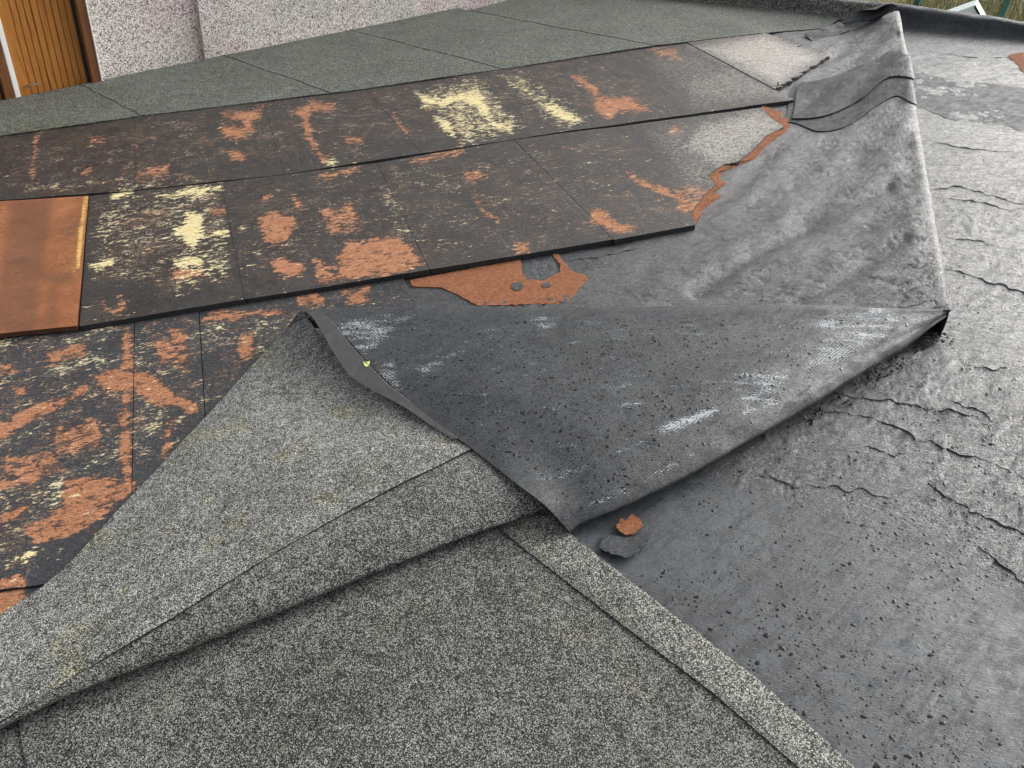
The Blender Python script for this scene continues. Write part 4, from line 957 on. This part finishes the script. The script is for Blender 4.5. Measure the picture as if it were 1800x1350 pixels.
# ------------------------------------------------------------------ water beads
def beads(points, normals, sizes, name, label):
    k, V, F_ = 0, [], []
    ringn = 8
    lv = [(1.0, 0.0), (0.86, 0.42), (0.5, 0.72)]
    ang = np.arange(ringn)*2*math.pi/ringn
    for p, n, s in zip(points, normals, sizes):
        t1 = np.cross(n, [0.3, 0.9, 0.1]); t1 /= np.linalg.norm(t1); t2 = np.cross(n, t1)
        el = rng.uniform(1.0, 1.9); a0 = rng.uniform(0, math.pi) if rng.random() < .4 else rng.normal()*.4+0.6
        wob = 1+0.18*rng.normal(size=ringn)
        b = len(V)
        for (r_, h_) in lv:
            x = np.cos(ang)*r_*s*el*wob; y = np.sin(ang)*r_*s*wob
            xx, yy = x*math.cos(a0)-y*math.sin(a0), x*math.sin(a0)+y*math.cos(a0)
            V.extend((p + t1*xx[:, None] + t2*yy[:, None] + n*(h_*s*0.24-0.0004)))
        V.append(p + n*s*0.19)
        for q in range(len(lv)-1):
            for i in range(ringn):
                j = (i+1) % ringn; F_.append((b+q*ringn+i, b+q*ringn+j, b+(q+1)*ringn+j, b+(q+1)*ringn+i))
        for i in range(ringn): F_.append((b+2*ringn+i, b+2*ringn+(i+1) % ringn, b+3*ringn))
    o = mesh_obj(name, V, F_, MAT['drop']); return tag(o, label, 'water beads', None, 'stuff')
pts, nrm, siz = [], [], []
DECK_POLY = [(1010, 945), (1190, 860), (1420, 730), (1560, 640), (1690, 545), (1665, 480), (1640, 330), (1625, 260), (1900, 260), (1900, 1500), (1660, 1480), (1515, 1350)]
N = 80000
x = rng.uniform(0.0, 3.4, N); y = rng.uniform(0.7, 4.6, N)
pp = project(np.stack([x, y, np.zeros(N)], -1))
keep = (poly_sd(pp, DECK_POLY) > 4) & (fbm(x*3.5, y*3.5, 201, 4) > 0.31+0.34*rng.random(N)) & (rng.random(N) < np.clip(1.3-0.2*y, .3, 1))
hh, _ = deck_height(x[keep], y[keep])
for a, b, h in zip(x[keep], y[keep], hh):
    pts.append(np.array([a, b, h+0.0005])); nrm.append(np.array([0, 0, 1.0])); siz.append(min(0.0052, 0.0008+rng.exponential(0.0009)))
def on_grid(G, n, num, poly, smin, sexp, smax):
    nu, nv = G.shape[:2]
    i = rng.integers(1, nu-2, num); j = rng.integers(1, nv-2, num)
    area = np.linalg.norm(np.cross(G[i+1, j]-G[i, j], G[i, j+1]-G[i, j]), axis=1); ok = rng.random(num) < area/np.quantile(area, .9)
    pr2 = project(G[i, j]); ok &= (poly_sd(pr2, poly) > 3) & (n[i, j, 2] > 0.35)
    for a, b in zip(i[ok], j[ok]):
        pts.append(G[a, b]+n[a, b]*0.0005); nrm.append(n[a, b]); siz.append(min(smax, smin+rng.exponential(sexp)))
on_grid(GB, grid_normals(GB)*np.sign(grid_normals(GB)[..., 2:3].mean()), 9500, [(560, 560), (1650, 552), (1400, 705), (1010, 915), (720, 700)], .0012, .0010, .0050)
on_grid(GC, nc, 5200, [(1180, 480), (1300, 400), (1620, 300), (1655, 530), (1060, 535)], .0015, .001, .005)
beads(pts, nrm, siz, 'water_beads', 'rain water beads on the wet black felt and deck')

# ------------------------------------------------------------------ fence, shed and grass beyond the kerb
def fence():
    d = PDIR.copy(); base = P(1690, 60) + PNRM*1.9 - np.array([0, 0, 2.6])
    root = empty('mesh_fence', tuple(base)); tag(root, 'green welded mesh fence with square posts beyond the roof kerb', 'fence')
    def local(o): o.parent = root; o.location = tuple(-base); return o
    Hh, step = 3.3, None
    def along(x, y):     # where the sight line of a photo point meets the fence plane
        dd = FW*F_PX + RT*(x-900) - UP*(y-675); A = np.stack([d, VERT, -dd], 1); return np.linalg.solve(A, CAM-base)[0]
    s0, s1 = along(1609, 10), along(1762, 20); sp = s1-s0
    posts = [s0+sp*k for k in range(-2, 5)]
    for s in posts:
        bm = bmesh.new(); box_bm(bm, base+d*(s-.03), d*.06, PNRM*.06, VERT*Hh); local(bm_obj('post', bm, MAT['green'], None, .004))
    for a, b in zip(posts[:-1], posts[1:]):
        bm = bmesh.new(); L = b-a-.06; nv = max(4, int(L/0.032))
        for k in range(1, nv): box_bm(bm, base+d*(a+.03+L*k/nv-.0025)-PNRM*.012, d*.004, PNRM*.004, VERT*(Hh-.05))
        for k in range(1, int(Hh/0.045)): box_bm(bm, base+d*(a+.03)-PNRM*.018+VERT*(k*.045), d*L, PNRM*.004, VERT*.004)
        o = local(bm_obj('mesh_panel', bm, MAT['green'])); o['kind'] = 'stuff'
fence()
def shed():
    d = PDIR; c = P(1712, 30) + PNRM*0.75
    N2 = c-CAM; N2[2] = 0; N2 /= np.linalg.norm(N2)
    dist = np.linalg.norm(c-CAM)
    def pt(x, y, off=0.0):
        dd = FW*F_PX + RT*(x-900) - UP*(y-675); t = ((c-CAM)@N2)/(dd@N2); return CAM+dd*t+N2*off
    ap, rt, lf_ = pt(1714, 9), pt(1731, 40), pt(1655, 30)
    root = empty('garden_shed', (c[0], c[1], G0)); loc = np.array([c[0], c[1], G0])
    tag(root, 'pale mint gabled shed top showing over the kerb by the fence', 'shed')
    bm = bmesh.new()
    fr = [bm.verts.new(tuple(p)) for p in (ap, rt, rt*[1, 1, 0]+np.array([0, 0, G0]), lf_*[1, 1, 0]+np.array([0, 0, G0]), lf_)]
    bk = [bm.verts.new(tuple(np.array(v.co)+N2*0.32)) for v in fr]
    bm.faces.new(fr); bm.faces.new(bk[::-1])
    for i in range(5):
        j = (i+1) % 5; bm.faces.new((fr[i], bk[i], bk[j], fr[j]))
    o = bm_obj('gable_wall', bm, MAT['mint']); o.parent = root; o.location = tuple(-loc)
    for a, b in ((ap, rt),):
        e = b-a; dn = np.array([0, 0, -0.03])
        bm = bmesh.new(); box_bm(bm, a-N2*.012+np.array([0, 0, .006]), e*1.03, N2*.010, dn); o = bm_obj('verge', bm, MAT['slate']); o.parent = root; o.location = tuple(-loc)
shed()
def grass():
    V, F_ = [], []
    c = P(1700, 40) + PNRM*3.0
    for k in range(16000):
        p = c + PDIR*rng.uniform(-5, 6) + PNRM*(rng.random()**1.3)*18; p[2] = G0
        h = rng.uniform(.15, .5); d = np.array([rng.normal()*.35, rng.normal()*.35, 1.0]); s = np.array([rng.normal(), rng.normal(), 0]); s = s/np.linalg.norm(s)*rng.uniform(.008, .02)
        b = len(V); V.extend([p-s, p+s, p+d*h]); F_.append((b, b+1, b+2))
    return tag(mesh_obj('dry_grass', V, F_, MAT['blade'], None, None, False), 'dry straw coloured grass beyond the mesh fence', 'grass', None, 'stuff')
grass()
